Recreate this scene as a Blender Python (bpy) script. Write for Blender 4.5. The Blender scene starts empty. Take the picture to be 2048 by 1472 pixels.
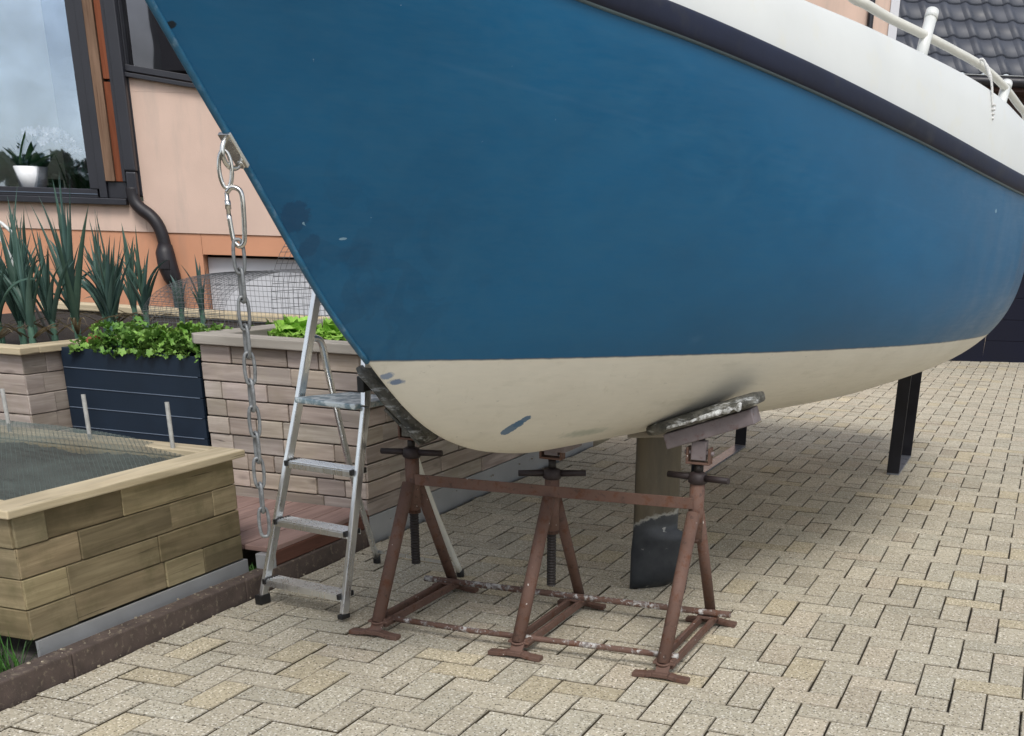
import bpy, math, random
from mathutils import Vector, Matrix, noise
R = math.radians
rnd = random.Random(7)
scn = bpy.context.scene
COL = scn.collection

# ------------------------------------------------------------------ camera
# ground frame: x across the stand row, y along the boat, z up; camera 1.487 m above the paving
cam_d = bpy.data.cameras.new("camera")
cam = bpy.data.objects.new("camera", cam_d); COL.objects.link(cam); scn.camera = cam
F_, CX, CY, PITCH, ROLL, CAMH, YAW = 2333.6, 1216.2, 1501.5, .423, .031, 1.487, .327
cp, sp, cr, sr, cw, sw = math.cos(PITCH), math.sin(PITCH), math.cos(ROLL), math.sin(ROLL), math.cos(YAW), math.sin(YAW)
RM = Matrix(((cr,-sr,0),(sr,cr,0),(0,0,1))) @ Matrix(((1,0,0),(0,-sp,-cp),(0,cp,-sp))) @ Matrix(((cw,sw,0),(-sw,cw,0),(0,0,1)))
mw = Matrix.Identity(4)
for i in range(3):
    mw[i][0], mw[i][1], mw[i][2] = RM[0][i], -RM[1][i], -RM[2][i]
mw[2][3] = CAMH
cam.matrix_world = mw
cam_d.sensor_width = 36; cam_d.lens = F_*36/2048
cam_d.shift_x = -(CX-1024)/2048; cam_d.shift_y = (CY-736)/2048
cam_d.clip_start = .05; cam_d.clip_end = 400

# ------------------------------------------------------------------ world, sun, exposure
SUN_EL, SUN_AZ = R(52), R(150)
w = bpy.data.worlds.new("World"); scn.world = w; w.use_nodes = True
nt = w.node_tree; nt.nodes.clear()
sky = nt.nodes.new('ShaderNodeTexSky'); sky.sky_type = 'NISHITA'; sky.sun_disc = False
sky.sun_elevation = SUN_EL; sky.sun_rotation = SUN_AZ; sky.air_density = 1.0; sky.dust_density = 1.6; sky.ozone_density = 1.0
hs = nt.nodes.new('ShaderNodeHueSaturation'); hs.inputs['Saturation'].default_value = .40
tc = nt.nodes.new('ShaderNodeTexCoord'); mp = nt.nodes.new('ShaderNodeMapping'); mp.inputs['Scale'].default_value = (1.2, 1.2, 5.0)
nz = nt.nodes.new('ShaderNodeTexNoise'); nz.inputs['Scale'].default_value = 2.2; nz.inputs['Detail'].default_value = 6; nz.inputs['Roughness'].default_value = .55
rp = nt.nodes.new('ShaderNodeMapRange'); rp.inputs['From Min'].default_value = .3; rp.inputs['From Max'].default_value = .7; rp.inputs['To Min'].default_value = .6; rp.inputs['To Max'].default_value = 1.45
mx = nt.nodes.new('ShaderNodeMix'); mx.data_type = 'RGBA'; mx.blend_type = 'MULTIPLY'; mx.inputs['Factor'].default_value = 1
bg = nt.nodes.new('ShaderNodeBackground'); bg.inputs['Strength'].default_value = .126
wo = nt.nodes.new('ShaderNodeOutputWorld')
L = nt.links.new
nz2 = nt.nodes.new('ShaderNodeTexNoise'); nz2.inputs['Scale'].default_value = 13; nz2.inputs['Detail'].default_value = 7; nz2.inputs['Roughness'].default_value = .6
rp2 = nt.nodes.new('ShaderNodeMapRange'); rp2.inputs['From Min'].default_value = .35; rp2.inputs['From Max'].default_value = .65; rp2.inputs['To Min'].default_value = .74; rp2.inputs['To Max'].default_value = 1.2
mm = nt.nodes.new('ShaderNodeMath'); mm.operation = 'MULTIPLY'
L(tc.outputs['Generated'], nz2.inputs['Vector']); L(nz2.outputs[0], rp2.inputs[0]); L(rp.outputs[0], mm.inputs[0]); L(rp2.outputs[0], mm.inputs[1])
L(sky.outputs[0], hs.inputs['Color']); L(tc.outputs['Generated'], mp.inputs[0]); L(mp.outputs[0], nz.inputs['Vector'])
L(nz.outputs[0], rp.inputs[0]); L(hs.outputs[0], mx.inputs[6]); L(mm.outputs[0], mx.inputs[7]); L(mx.outputs[2], bg.inputs[0]); L(bg.outputs[0], wo.inputs[0])
sd = bpy.data.lights.new("sun", 'SUN'); sd.energy = 1.25; sd.angle = R(22); sd.color = (1, .96, .9)
sun = bpy.data.objects.new("sun", sd); COL.objects.link(sun)
sdir = Vector((math.sin(SUN_AZ)*math.cos(SUN_EL), math.cos(SUN_AZ)*math.cos(SUN_EL), math.sin(SUN_EL)))
sun.rotation_euler = sdir.to_track_quat('Z', 'Y').to_euler(); sun.location = sdir*30
scn.view_settings.view_transform = 'Standard'; scn.view_settings.look = 'None'
scn.view_settings.exposure = .72; scn.view_settings.gamma = 1.0
scn.cycles.max_bounces = 8; scn.cycles.transparent_max_bounces = 24

# ------------------------------------------------------------------ material helpers
class NT:
    def __init__(s, name):
        s.m = bpy.data.materials.new(name); s.m.use_nodes = True; s.t = s.m.node_tree; s.t.nodes.clear()
        s.out = s.n('ShaderNodeOutputMaterial'); s.b = s.n('ShaderNodeBsdfPrincipled'); s.l(s.b.outputs[0], s.out.inputs[0])
        s._tc = None
    def n(s, k, **kw):
        x = s.t.nodes.new(k)
        for a, v in kw.items(): setattr(x, a, v)
        return x
    def l(s, a, b): s.t.links.new(a, b)
    def set(s, sock, v):
        if isinstance(v, bpy.types.NodeSocket): s.l(v, sock)
        else: sock.default_value = v
    def coord(s, k='Object'):
        if not s._tc: s._tc = s.n('ShaderNodeTexCoord')
        return s._tc.outputs[k]
    def mapv(s, v, scale=(1,1,1), loc=(0,0,0), rot=(0,0,0)):
        m = s.n('ShaderNodeMapping'); s.l(v, m.inputs[0]); m.inputs['Scale'].default_value = scale; m.inputs['Location'].default_value = loc; m.inputs['Rotation'].default_value = rot
        return m.outputs[0]
    def noise(s, v, sc, det=4, ro=.5, dist=0, col=False):
        x = s.n('ShaderNodeTexNoise'); s.l(v, x.inputs['Vector']); x.inputs['Scale'].default_value = sc; x.inputs['Detail'].default_value = det
        x.inputs['Roughness'].default_value = ro; x.inputs['Distortion'].default_value = dist; return x.outputs[1 if col else 0]
    def voro(s, v, sc, feat='F1', out='Distance'):
        x = s.n('ShaderNodeTexVoronoi', feature=feat); s.l(v, x.inputs['Vector']); x.inputs['Scale'].default_value = sc; return x.outputs[out]
    def rng(s, v, a, b, c=0., d=1., smooth=False):
        x = s.n('ShaderNodeMapRange'); s.set(x.inputs[0], v)
        if smooth: x.interpolation_type = 'SMOOTHSTEP'
        for i, k in enumerate((a, b, c, d)): x.inputs[i+1].default_value = k
        return x.outputs[0]
    def math(s, op, a, b=0., c=0.):
        x = s.n('ShaderNodeMath', operation=op); s.set(x.inputs[0], a); s.set(x.inputs[1], b); s.set(x.inputs[2], c); return x.outputs[0]
    def mix(s, f, a, b, mode='MIX'):
        x = s.n('ShaderNodeMix', data_type='RGBA', blend_type=mode); s.set(x.inputs[0], f)
        for i, v in ((6, a), (7, b)):
            if isinstance(v, tuple): v = (*v, 1) if len(v) == 3 else v
            s.set(x.inputs[i], v)
        return x.outputs[2]
    def attr(s, name='Col'):
        return s.n('ShaderNodeAttribute', attribute_name=name).outputs[0]
    def sep(s, v):
        x = s.n('ShaderNodeSeparateXYZ'); s.l(v, x.inputs[0]); return x.outputs
    def bump(s, h, st=.3, dist=.01):
        x = s.n('ShaderNodeBump'); s.l(h, x.inputs['Height']); x.inputs['Strength'].default_value = st; x.inputs['Distance'].default_value = dist
        s.l(x.outputs[0], s.b.inputs['Normal'])
    def fin(s, col, rough=.6, metal=0., spec=.5):
        if isinstance(col, tuple): col = (*col, 1)
        s.set(s.b.inputs['Base Color'], col); s.set(s.b.inputs['Roughness'], rough); s.set(s.b.inputs['Metallic'], metal)
        s.set(s.b.inputs['Specular IOR Level'], spec); return s.m

def sc3(c, k): return (c[0]*k, c[1]*k, c[2]*k)

def plain(name, c, rough=.6, metal=0., var=.15, nscale=8., bump=.0, spec=.5, dirt=None):
    m = NT(name); o = m.coord()
    n1 = m.noise(o, nscale, 5, .6)
    col = m.mix(m.rng(n1, .3, .7), sc3(c, 1-var), sc3(c, 1+var))
    if dirt: col = m.mix(m.rng(m.noise(o, nscale*2.7, 6, .65), .55, .72), col, dirt)
    if bump: m.bump(m.noise(o, nscale*12, 4), bump, .004)
    return m.fin(col, m.rng(n1, .3, .7, max(.02, rough-.07), min(1, rough+.07)), metal, spec)

def wood(name, c1, c2, rough=.75, bump=.25, knots=True, stain=None):
    m = NT(name); uv = m.coord('UV'); o = m.coord()
    g = m.noise(m.mapv(uv, (2.2, 46, 1)), 1.0, 5, .6, .6)
    g2 = m.noise(m.mapv(uv, (1.2, 9, 1)), 1.0, 3, .5, 1.6)
    col = m.mix(m.rng(g, .3, .7), c1, c2)
    col = m.mix(m.rng(g2, .42, .62, 0, .55), col, sc3(c1, .62))
    if knots:
        kd = m.voro(m.mapv(uv, (2.4, 7, 1)), 1.0)
        col = m.mix(m.rng(kd, .05, .13, .75, 0), col, sc3(c1, .42))
    if stain: col = m.mix(m.rng(m.noise(o, 7, 6, .7), .48, .72, 0, .7), col, stain)
    ck = m.rng(m.noise(m.mapv(uv, (1.6, 70, 1), (3, 1, 0)), 1., 3, .6, .4), .67, .70)
    col = m.mix(m.math('MULTIPLY', ck, .75), col, sc3(c1, .25))
    col = m.mix(1., col, m.attr(), 'MULTIPLY')
    m.bump(m.math('ADD', g, m.math('MULTIPLY', m.noise(m.mapv(uv, (5, 160, 1)), 1., 2), .5)), bump, .003)
    return m.fin(col, rough, 0, .3)

M = {}
M['wood_new'] = wood('treated_timber', (.19,.15,.085), (.315,.26,.155), stain=(.125,.11,.055))
M['wood_cap'] = wood('pale_cap_timber', (.52,.43,.28), (.62,.53,.37), knots=False)
M['wood_grey'] = wood('weathered_timber', (.325,.27,.235), (.50,.435,.385), stain=(.33,.285,.225))
M['wood_greycap'] = wood('weathered_cap_timber', (.33,.30,.26), (.43,.40,.35), knots=False)
M['wood_post'] = wood('larch_post', (.13,.075,.045), (.24,.15,.10), knots=True)
M['wood_orange'] = wood('oiled_timber', (.16,.042,.015), (.23,.07,.03), knots=False)
M['deck'] = wood('terrace_boards', (.25,.165,.145), (.34,.235,.205), knots=False, bump=.4)
M['riser'] = wood('terrace_riser', (.11,.045,.03), (.16,.07,.048), knots=False)
M['alu_strip'] = plain('brushed_zinc_sheet', (.40,.41,.42), .42, .4, .1, 5)
M['kerb'] = plain('brown_kerb', (.085,.062,.052), .85, 0, .3, 14, .6, dirt=(.22,.18,.13))
M['soil'] = plain('soil', (.022,.016,.012), .95, 0, .6, 30, 1.)
M['gravel'] = plain('dusty_strip', (.10,.09,.08), .9, 0, .4, 40, 1.)
M['garden'] = plain('garden_ground', (.09,.085,.05), .95, 0, .4, 3, .5)
M['anthracite'] = plain('anthracite_aluminium', (.021,.022,.029), .42, 0, .1, 3)
M['pipe'] = plain('dark_brown_pipe', (.011,.009,.012), .5, 0, .2, 9)
M['navy_slat'] = plain('navy_planter', (.004,.014,.030), .55, 0, .15, 4)
M['slat_edge'] = plain('slat_edge', (.14,.18,.24), .4, 0, .1, 4)
M['rustless'] = plain('dark_steel', (.012,.012,.017), .42, .2, .3, 10)
M['galv'] = plain('galvanised_steel', (.21,.22,.225), .5, .55, .3, 60, .2, dirt=(.12,.12,.12))
M['galv_lip'] = plain('lit_zinc_lip', (.72,.74,.75), .35, .3, .08, 20)  # lip whitened so that the flange looks lit
M['chrome'] = plain('stainless_steel', (.62,.61,.58), .22, 1., .1, 30)
M['black'] = plain('black_plastic', (.012,.012,.013), .45)
M['screw'] = plain('greasy_thread', (.016,.012,.011), .5, .3, .3, 60, .3)
M['handle'] = plain('dark_oxide_steel', (.022,.014,.015), .6, .1, .3, 30, .3)
M['white'] = plain('white_enamel', (.655,.67,.65), .35, 0, .04, 3, dirt=(.66,.66,.60))
M['tube'] = plain('cream_powder_coat', (.66,.65,.58), .38, 0, .06, 5)
M['white_pl'] = plain('white_ceramic', (.75,.76,.77), .4)
M['rub'] = plain('navy_rubber', (.011,.015,.034), .6, 0, .35, 2.5, .15, spec=.3, dirt=(.024,.026,.036))
M['garage'] = plain('pale_door_panel', (.56,.57,.60), .5, 0, .05, 2)
M['navydoor'] = plain('navy_garage_door', (.0055,.0065,.016), .75, 0, .15, 2, spec=.2)
M['brown'] = plain('brown_boards', (.05,.022,.018), .7, 0, .2, 4)
M['rope'] = plain('white_rope', (.68,.68,.66), .8, 0, .2, 90, .6)
M['cane'] = plain('grey_stake', (.30,.30,.28), .7, 0, .25, 30)
M['blackdoor'] = plain('shadow_gap', (.01,.01,.01), .9)

def aluminium():
    m = NT('ladder_aluminium'); o = m.coord()
    s_ = m.noise(m.mapv(o, (60, 60, 3)), 1., 3)
    col = m.mix(m.rng(m.noise(o, 7, 5, .6), .35, .7), (.74,.76,.77), (.86,.87,.87))
    col = m.mix(m.rng(m.noise(o, 16, 4, .6), .60, .74, 0, .35), col, (.42,.43,.43))
    return m.fin(col, m.rng(s_, .2, .8, .20, .40), .92)
M['alu'] = aluminium()
def platform():
    m = NT('splashed_platform'); o = m.coord()
    col = m.mix(m.rng(m.noise(o, 22, 5, .65), .46, .58), (.22,.30,.34), (.62,.68,.69))
    return m.fin(col, .5, .1)
M['platform'] = platform()

def primer(name, flake):
    m = NT(name); o = m.coord()
    base = m.mix(m.rng(m.noise(o, 6, 5, .65), .3, .7), (.098,.056,.042), (.150,.090,.070))
    base = m.mix(m.rng(m.noise(o, 24, 5, .7), .52, .66, 0, .85), base, (.10,.038,.018))
    base = m.mix(m.rng(m.noise(m.mapv(o, loc=(3, 3, 3)), 31, 6, .75), .56, .66, 0, .7), base, (.045,.030,.026))
    sp_ = m.rng(m.noise(o, 55, 2, .5), .735, .76)
    base = m.mix(sp_, base, (.55,.53,.50))
    if flake:
        f = m.rng(m.noise(o, 17, 5, .75), .50, .56)
        g = m.mix(m.rng(m.noise(o, 60, 3), .4, .6), (.17,.15,.14), (.48,.47,.45))
        base = m.mix(f, base, g)
    m.bump(m.noise(o, 60, 5, .7), .35, .004)
    return m.fin(base, .75, 0, .3)
M['primer'] = primer('red_oxide_primer', False)
M['flake'] = primer('flaking_pipe_paint', True)

def pad():
    m = NT('wrapped_pad'); o = m.coord()
    n1 = m.noise(o, 14, 6, .7)
    col = m.mix(m.rng(n1, .42, .56), (.040,.040,.033), (.13,.125,.105))
    col = m.mix(m.rng(m.noise(m.mapv(o, (7, 7, 34)), 1.6, 5, .7), .55, .62, 0, .8), col, (.42,.43,.42))
    m.bump(m.noise(o, 40, 5, .7), .8, .01)
    return m.fin(col, .6)
M['pad'] = pad()
M['channel'] = plain('grey_brown_channel', (.16,.135,.14), .55, .1, .25, 12, dirt=(.10,.05,.04))

def plaster(name, c, st):
    m = NT(name); o = m.coord()
    n = m.noise(o, 2.2, 5, .55); v = m.noise(m.mapv(o, (5, 5, .8)), 1.3, 5, .6)
    col = m.mix(m.rng(n, .3, .7), sc3(c, .93), sc3(c, 1.06))
    col = m.mix(m.rng(v, .52, .75, 0, .5), col, st)
    m.bump(m.noise(o, 140, 4, .6), .35, .004)
    return m.fin(col, .9, 0, .2)
M['pink'] = plaster('pink_plaster', (.61,.455,.375), (.42,.35,.30))
M['orange'] = plaster('orange_plaster', (.56,.28,.17), (.38,.23,.16))

def glass(name, refl, tint):
    m = NT(name)
    g = m.n('ShaderNodeBsdfGlossy'); g.inputs['Roughness'].default_value = .015; g.inputs['Color'].default_value = (*refl[1:], 1)
    t = m.n('ShaderNodeBsdfTransparent'); t.inputs['Color'].default_value = (*tint, 1)
    x = m.n('ShaderNodeMixShader'); x.inputs[0].default_value = refl[0]
    nz = m.n('ShaderNodeBump'); nz.inputs['Strength'].default_value = .02; nz.inputs['Distance'].default_value = .05
    m.l(m.noise(m.coord(), 1.3, 2), nz.inputs['Height']); m.l(nz.outputs[0], g.inputs['Normal'])
    m.l(t.outputs[0], x.inputs[1]); m.l(g.outputs[0], x.inputs[2]); m.l(x.outputs[0], m.out.inputs[0]); return m.m
M['glass'] = glass('coated_window_glass', (.34, .62, .76, .96), (1,1,1))
M['glass_dark'] = glass('dark_window_glass', (.10, .9, .9, 1.0), (.25,.24,.26))

def leaf(name, c1, c2, rough=.5, stripe=False):
    m = NT(name); o = m.coord()
    col = m.mix(m.rng(m.noise(o, 9, 3), .35, .65), c1, c2)
    if stripe:
        u = m.sep(m.coord('UV'))
        col = m.mix(m.rng(m.noise(m.mapv(m.coord('UV'), (40, 1.5, 1)), 1., 2), .35, .7, 0, .6), col, sc3(c2, 1.5))
    col = m.mix(1., col, m.attr(), 'MULTIPLY')
    m.set(m.b.inputs['Subsurface Weight'], 0.)
    tr = m.n('ShaderNodeBsdfTranslucent'); m.l(col, tr.inputs[0]); x = m.n('ShaderNodeMixShader'); x.inputs[0].default_value = .25
    m.l(m.b.outputs[0], x.inputs[1]); m.l(tr.outputs[0], x.inputs[2]); m.l(x.outputs[0], m.out.inputs[0])
    return m.fin(col, rough, 0, .4)
M['leek'] = leaf('leek_leaf', (.042,.092,.080), (.085,.150,.128), .42, True)
M['dry'] = leaf('dry_leaf', (.13,.10,.06), (.24,.20,.13), .8)
M['green'] = leaf('strawberry_leaf', (.095,.23,.04), (.23,.40,.085), .5)
M['lettuce'] = leaf('lettuce_leaf', (.24,.46,.07), (.38,.62,.14), .45)
M['redleaf'] = leaf('red_leaf', (.33,.07,.04), (.42,.13,.06), .5)
M['grass'] = leaf('grass_blade', (.03,.10,.02), (.07,.19,.035), .55)
M['darkgreen'] = leaf('house_plant_leaf', (.012,.04,.016), (.03,.075,.03), .35)
M['petal'] = leaf('white_petal', (.75,.75,.76), (.8,.8,.8), .6)

def paving():
    m = NT('concrete_pavers'); o = m.coord(); a = m.attr()
    big = m.noise(o, 1.1, 4, .6)
    col = m.mix(m.rng(big, .3, .7), (.42,.368,.272), (.50,.448,.338))
    col = m.mix(m.rng(m.noise(o, 150, 3, .7), .35, .68, 0, .5), col, (.56,.525,.435))
    s1 = m.rng(m.voro(o, 95), .24, .40, 1, 0); s1 = m.math('MULTIPLY', s1, m.rng(m.noise(o, 105, 2), .44, .52))
    col = m.mix(m.math('MULTIPLY', s1, .97), col, (.05,.043,.032))
    s2 = m.rng(m.voro(m.mapv(o, (1, 1, 1), (3, 5, 7)), 85), .26, .42, 1, 0); s2 = m.math('MULTIPLY', s2, m.rng(m.noise(m.mapv(o, loc=(9, 2, 4)), 95, 2), .46, .54))
    col = m.mix(m.math('MULTIPLY', s2, .95), col, (.86,.82,.72))
    col = m.mix(m.rng(m.noise(m.mapv(o, loc=(4, 4, 1)), 48, 4, .7), .40, .62, 0, .38), col, (.26,.232,.175))
    col = m.mix(1., col, a, 'MULTIPLY')
    st = m.rng(m.noise(o, 2.7, 6, .7), .58, .75, 0, .35)
    col = m.mix(st, col, (.25,.22,.17))
    m.bump(m.noise(o, 190, 3, .7), .5, .003)
    return m.fin(col, .92, 0, .2)
M['paver'] = paving()
M['joint'] = plain('joint_sand', (.032,.027,.020), .95, 0, .7, 20, .8, dirt=(.014,.012,.010))

# ------------------------------------------------------------------ mesh builder
ORG = {}
class MB:
    def __init__(s): s.v, s.f, s.c, s.uv, s.sm = [], [], [], [], []
    def add(s, vs, fs, col=(1,1,1), uv=None, smooth=False):
        b = len(s.v); s.v += [tuple(x) for x in vs]
        for i, f in enumerate(fs):
            s.f.append(tuple(b+k for k in f)); s.c.append(col)
            s.uv.append(uv[i] if uv else [(0, 0)]*len(f)); s.sm.append(smooth)
        return s
    def obox(s, c, ax, hs, col=(1,1,1), jit=True):
        c = Vector(c); ax = [Vector(a).normalized() for a in ax]
        P = [c+ax[0]*hs[0]*i+ax[1]*hs[1]*j+ax[2]*hs[2]*k for i in (-1,1) for j in (-1,1) for k in (-1,1)]
        fs = [(0,1,3,2),(4,6,7,5),(0,4,5,1),(2,3,7,6),(0,2,6,4),(1,5,7,3)]
        L_ = max(range(3), key=lambda i: hs[i]); ox, oy = (rnd.random()*50, rnd.random()*50) if jit else (0, 0)
        uvs = []
        for f in fs:
            n = (P[f[1]]-P[f[0]]).cross(P[f[2]]-P[f[0]])
            d = max(range(3), key=lambda i: abs(n.dot(ax[i])))
            oth = [i for i in range(3) if i != d]
            u = L_ if L_ in oth else oth[0]; vv = [i for i in oth if i != u][0]
            uvs.append([((P[k]-c).dot(ax[u])+ox, (P[k]-c).dot(ax[vv])+oy+d*3.3) for k in f])
        return s.add(P, fs, col, uvs)
    def box(s, x0, x1, y0, y1, z0, z1, col=(1,1,1)):
        return s.obox(((x0+x1)/2, (y0+y1)/2, (z0+z1)/2), ((1,0,0),(0,1,0),(0,0,1)), (abs(x1-x0)/2, abs(y1-y0)/2, abs(z1-z0)/2), col)
    def bar(s, a, b, w, h, up=(0,0,1), col=(1,1,1)):
        a, b = Vector(a), Vector(b); d = (b-a); l = d.length; d.normalize(); up = Vector(up)
        sd_ = d.cross(up).normalized(); u = sd_.cross(d)
        return s.obox((a+b)/2, (d, sd_, u), (l/2, w/2, h/2), col)
    def tube(s, pts, r, n=12, closed=False, caps=True, col=(1,1,1), smooth=True, flat=1.):
        pts = [Vector(p) for p in pts]; N = len(pts); rr = r if isinstance(r, (list, tuple)) else [r]*N
        tans = []
        for i in range(N):
            a = pts[(i-1) % N] if (closed or i > 0) else pts[i]; b = pts[(i+1) % N] if (closed or i < N-1) else pts[i]
            tans.append((b-a).normalized())
        ref = Vector((0,0,1)) if abs(tans[0].z) < .9 else Vector((1,0,0))
        nrm = (ref-tans[0]*ref.dot(tans[0])).normalized(); vs = []
        for i in range(N):
            nrm = (nrm-tans[i]*nrm.dot(tans[i])).normalized(); bi = tans[i].cross(nrm)
            for k in range(n):
                a = 2*math.pi*k/n; vs.append(pts[i]+nrm*math.cos(a)*rr[i]+bi*math.sin(a)*rr[i]*flat)
        fs, uvs = [], []
        for i in range(N if closed else N-1):
            j = (i+1) % N
            for k in range(n):
                k2 = (k+1) % n; fs.append((i*n+k, i*n+k2, j*n+k2, j*n+k)); uvs.append([(k/n, i), ((k+1)/n, i), ((k+1)/n, i+1), (k/n, i+1)])
        s.add(vs, fs, col, uvs, smooth)
        if caps and not closed:
            b = len(s.v)-len(vs); s.f.append(tuple(b+k for k in reversed(range(n)))); s.f.append(tuple(b+(N-1)*n+k for k in range(n)))
            for _ in range(2): s.c.append(col); s.uv.append([(0,0)]*n); s.sm.append(False)
        return s
    def build(s, name, mat, parent=None, bev=0., org=None, solid=0.):
        me = bpy.data.meshes.new(name)
        if org is None: org = ORG.get(parent.name, Vector()) if parent else Vector()
        org = Vector(org)
        me.from_pydata([Vector(v)-org for v in s.v], [], s.f); me.update()
        me.polygons.foreach_set('use_smooth', s.sm)
        ca = me.color_attributes.new('Col', 'FLOAT_COLOR', 'CORNER'); uvl = me.uv_layers.new(name='UVMap')
        cc, uu = [], []
        for p in range(len(s.f)):
            c = s.c[p]
            for k in range(len(s.f[p])): cc += [c[0], c[1], c[2], 1.]; uu += list(s.uv[p][k])
        ca.data.foreach_set('color', cc); uvl.data.foreach_set('uv', uu)
        me.materials.append(mat)
        o = bpy.data.objects.new(name, me); COL.objects.link(o)
        if parent: o.parent = parent
        else: o.location = org
        ORG[o.name] = org
        if solid:
            q = o.modifiers.new('solid', 'SOLIDIFY'); q.thickness = solid
        if bev:
            q = o.modifiers.new('bevel', 'BEVEL'); q.width = bev; q.segments = 2; q.limit_method = 'ANGLE'; q.angle_limit = R(40); q.harden_normals = False
        return o

def tag(o, label, cat, group=None, kind=None):
    o['label'] = label; o['category'] = cat
    if group: o['group'] = group
    if kind: o['kind'] = kind
    return o
def thing(name, loc, label, cat, group=None):
    o = bpy.data.objects.new(name, None); COL.objects.link(o); o.location = loc; o.empty_display_size = .1
    ORG[o.name] = Vector(loc); return tag(o, label, cat, group)
def setting(o, cat=None): o['kind'] = 'structure'; return o
def dup(root, loc, rz, label, sc=1.):
    r = root.copy(); COL.objects.link(r); r.location = loc; r.rotation_euler = (0, 0, rz); r.scale = (sc, sc, sc); r['label'] = label
    for ch in root.children:
        c = ch.copy(); COL.objects.link(c); c.parent = r
        for g in ch.children:
            d = g.copy(); COL.objects.link(d); d.parent = c
    return r
def itp(T, s):
    n = len(T); x = [t[0] for t in T]; y = [t[1] for t in T]
    h = [x[i+1]-x[i] for i in range(n-1)]; dl = [(y[i+1]-y[i])/h[i] for i in range(n-1)]
    m = [dl[0]]+[(2*dl[i]*dl[i+1]/(dl[i]+dl[i+1]) if dl[i]*dl[i+1] > 0 else 0) for i in range(n-2)]+[dl[-1]]
    i = max(0, min(n-2, next((k for k in range(n) if x[k] >= s), n)-1)); t = (s-x[i])/h[i]
    return (2*t**3-3*t*t+1)*y[i]+(t**3-2*t*t+t)*h[i]*m[i]+(-2*t**3+3*t*t)*y[i+1]+(t**3-t*t)*h[i]*m[i+1]

# ------------------------------------------------------------------ ground and paving
g = MB(); g.add([(-80,-60,-.06),(80,-60,-.06),(80,120,-.06),(-80,120,-.06)], [(0,1,2,3)]); setting(g.build('ground', M['garden']))
g = MB(); g.add([(-3.0,-14,-.016),(9,-14,-.016),(9,24,-.016),(-3.0,24,-.016)], [(0,1,2,3)]); setting(g.build('joint_sand', M['joint']))
pv = MB(); U = .12; PX, PY = -0.697, 3.767
def paver(cx, cy, hx, hy):
    gp = rnd.uniform(.0016, .0032); hx -= gp; hy -= gp; r = .0032; dz = rnd.uniform(-.002, .002); tx, ty = rnd.uniform(-.012, .012), rnd.uniform(-.012, .012)
    cx += rnd.uniform(-.0012, .0012); cy += rnd.uniform(-.0012, .0012); an = rnd.uniform(-.006, .006); ca, sa = math.cos(an), math.sin(an)
    top, rim, bot = [], [], []
    for sx, sy in ((-1,-1),(1,-1),(1,1),(-1,1)):
        x, y = sx*(hx-r), sy*(hy-r); top.append((cx+x*ca-y*sa, cy+x*sa+y*ca, dz+tx*x+ty*y))
        x, y = sx*hx, sy*hy; rim.append((cx+x*ca-y*sa, cy+x*sa+y*ca, dz+tx*x+ty*y-r)); bot.append((cx+x*ca-y*sa, cy+x*sa+y*ca, -.03))
    k = rnd.gauss(1, .055); t = rnd.random(); col = (k, k, k)
    if t < .10: col = (k*1.03, k*.995, k*.91)
    elif t < .30: col = (k*.965, k*.98, k*.99)
    elif t < .40: col = (k*1.0, k*.975, k*.965)
    vs = top+rim+bot; fs = [(0,1,2,3)]
    for i in range(4): j = (i+1) % 4; fs += [(i, i+4, j+4, j), (i+4, i+8, j+8, j+4)]
    pv.add(vs, fs, col)
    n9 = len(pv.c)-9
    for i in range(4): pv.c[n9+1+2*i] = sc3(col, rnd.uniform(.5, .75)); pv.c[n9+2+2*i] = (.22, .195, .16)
for b in range(-34, 76):
    for a in range(-40, 122):
        m4 = (a+b) % 4
        cx = PX+b*U
        if m4 == 1:                         # stone lying across, centred on the column line
            x, y = cx, PY+(a+.5)*U; hx, hy = U, U/2
        elif m4 == 2:                       # stone lying along, right of the column line
            x, y = cx+U/2, PY+(a+1)*U; hx, hy = U/2, U
        else: continue
        if x-hx < -2.985:
            if x+hx < -2.96: continue
            nx0 = -2.985; x1 = x+hx; x = (nx0+x1)/2; hx = (x1-nx0)/2
        if x > 7.4 or y < -1 or y > 17.8 or (x > 3.5 and y < 2): continue
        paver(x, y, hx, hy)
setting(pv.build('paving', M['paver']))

# ------------------------------------------------------------------ kerb, gravel strip, garden edge
k = MB(); y = -1.0
while y < 5.03:
    k.box(-3.062, -2.989, y+.002, min(5.035, y+.998), -.05, .084+rnd.uniform(-.002, .002)); y += 1.0
tag(k.build('kerb_edging', M['kerb'], bev=.006), 'dark brown kerb edging between the paving and the raised beds', 'kerb')
s_ = MB(); s_.box(-7, -3.062, -1, 4.2, -.05, .046); setting(s_.build('gravel_strip', M['gravel']))

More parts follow.
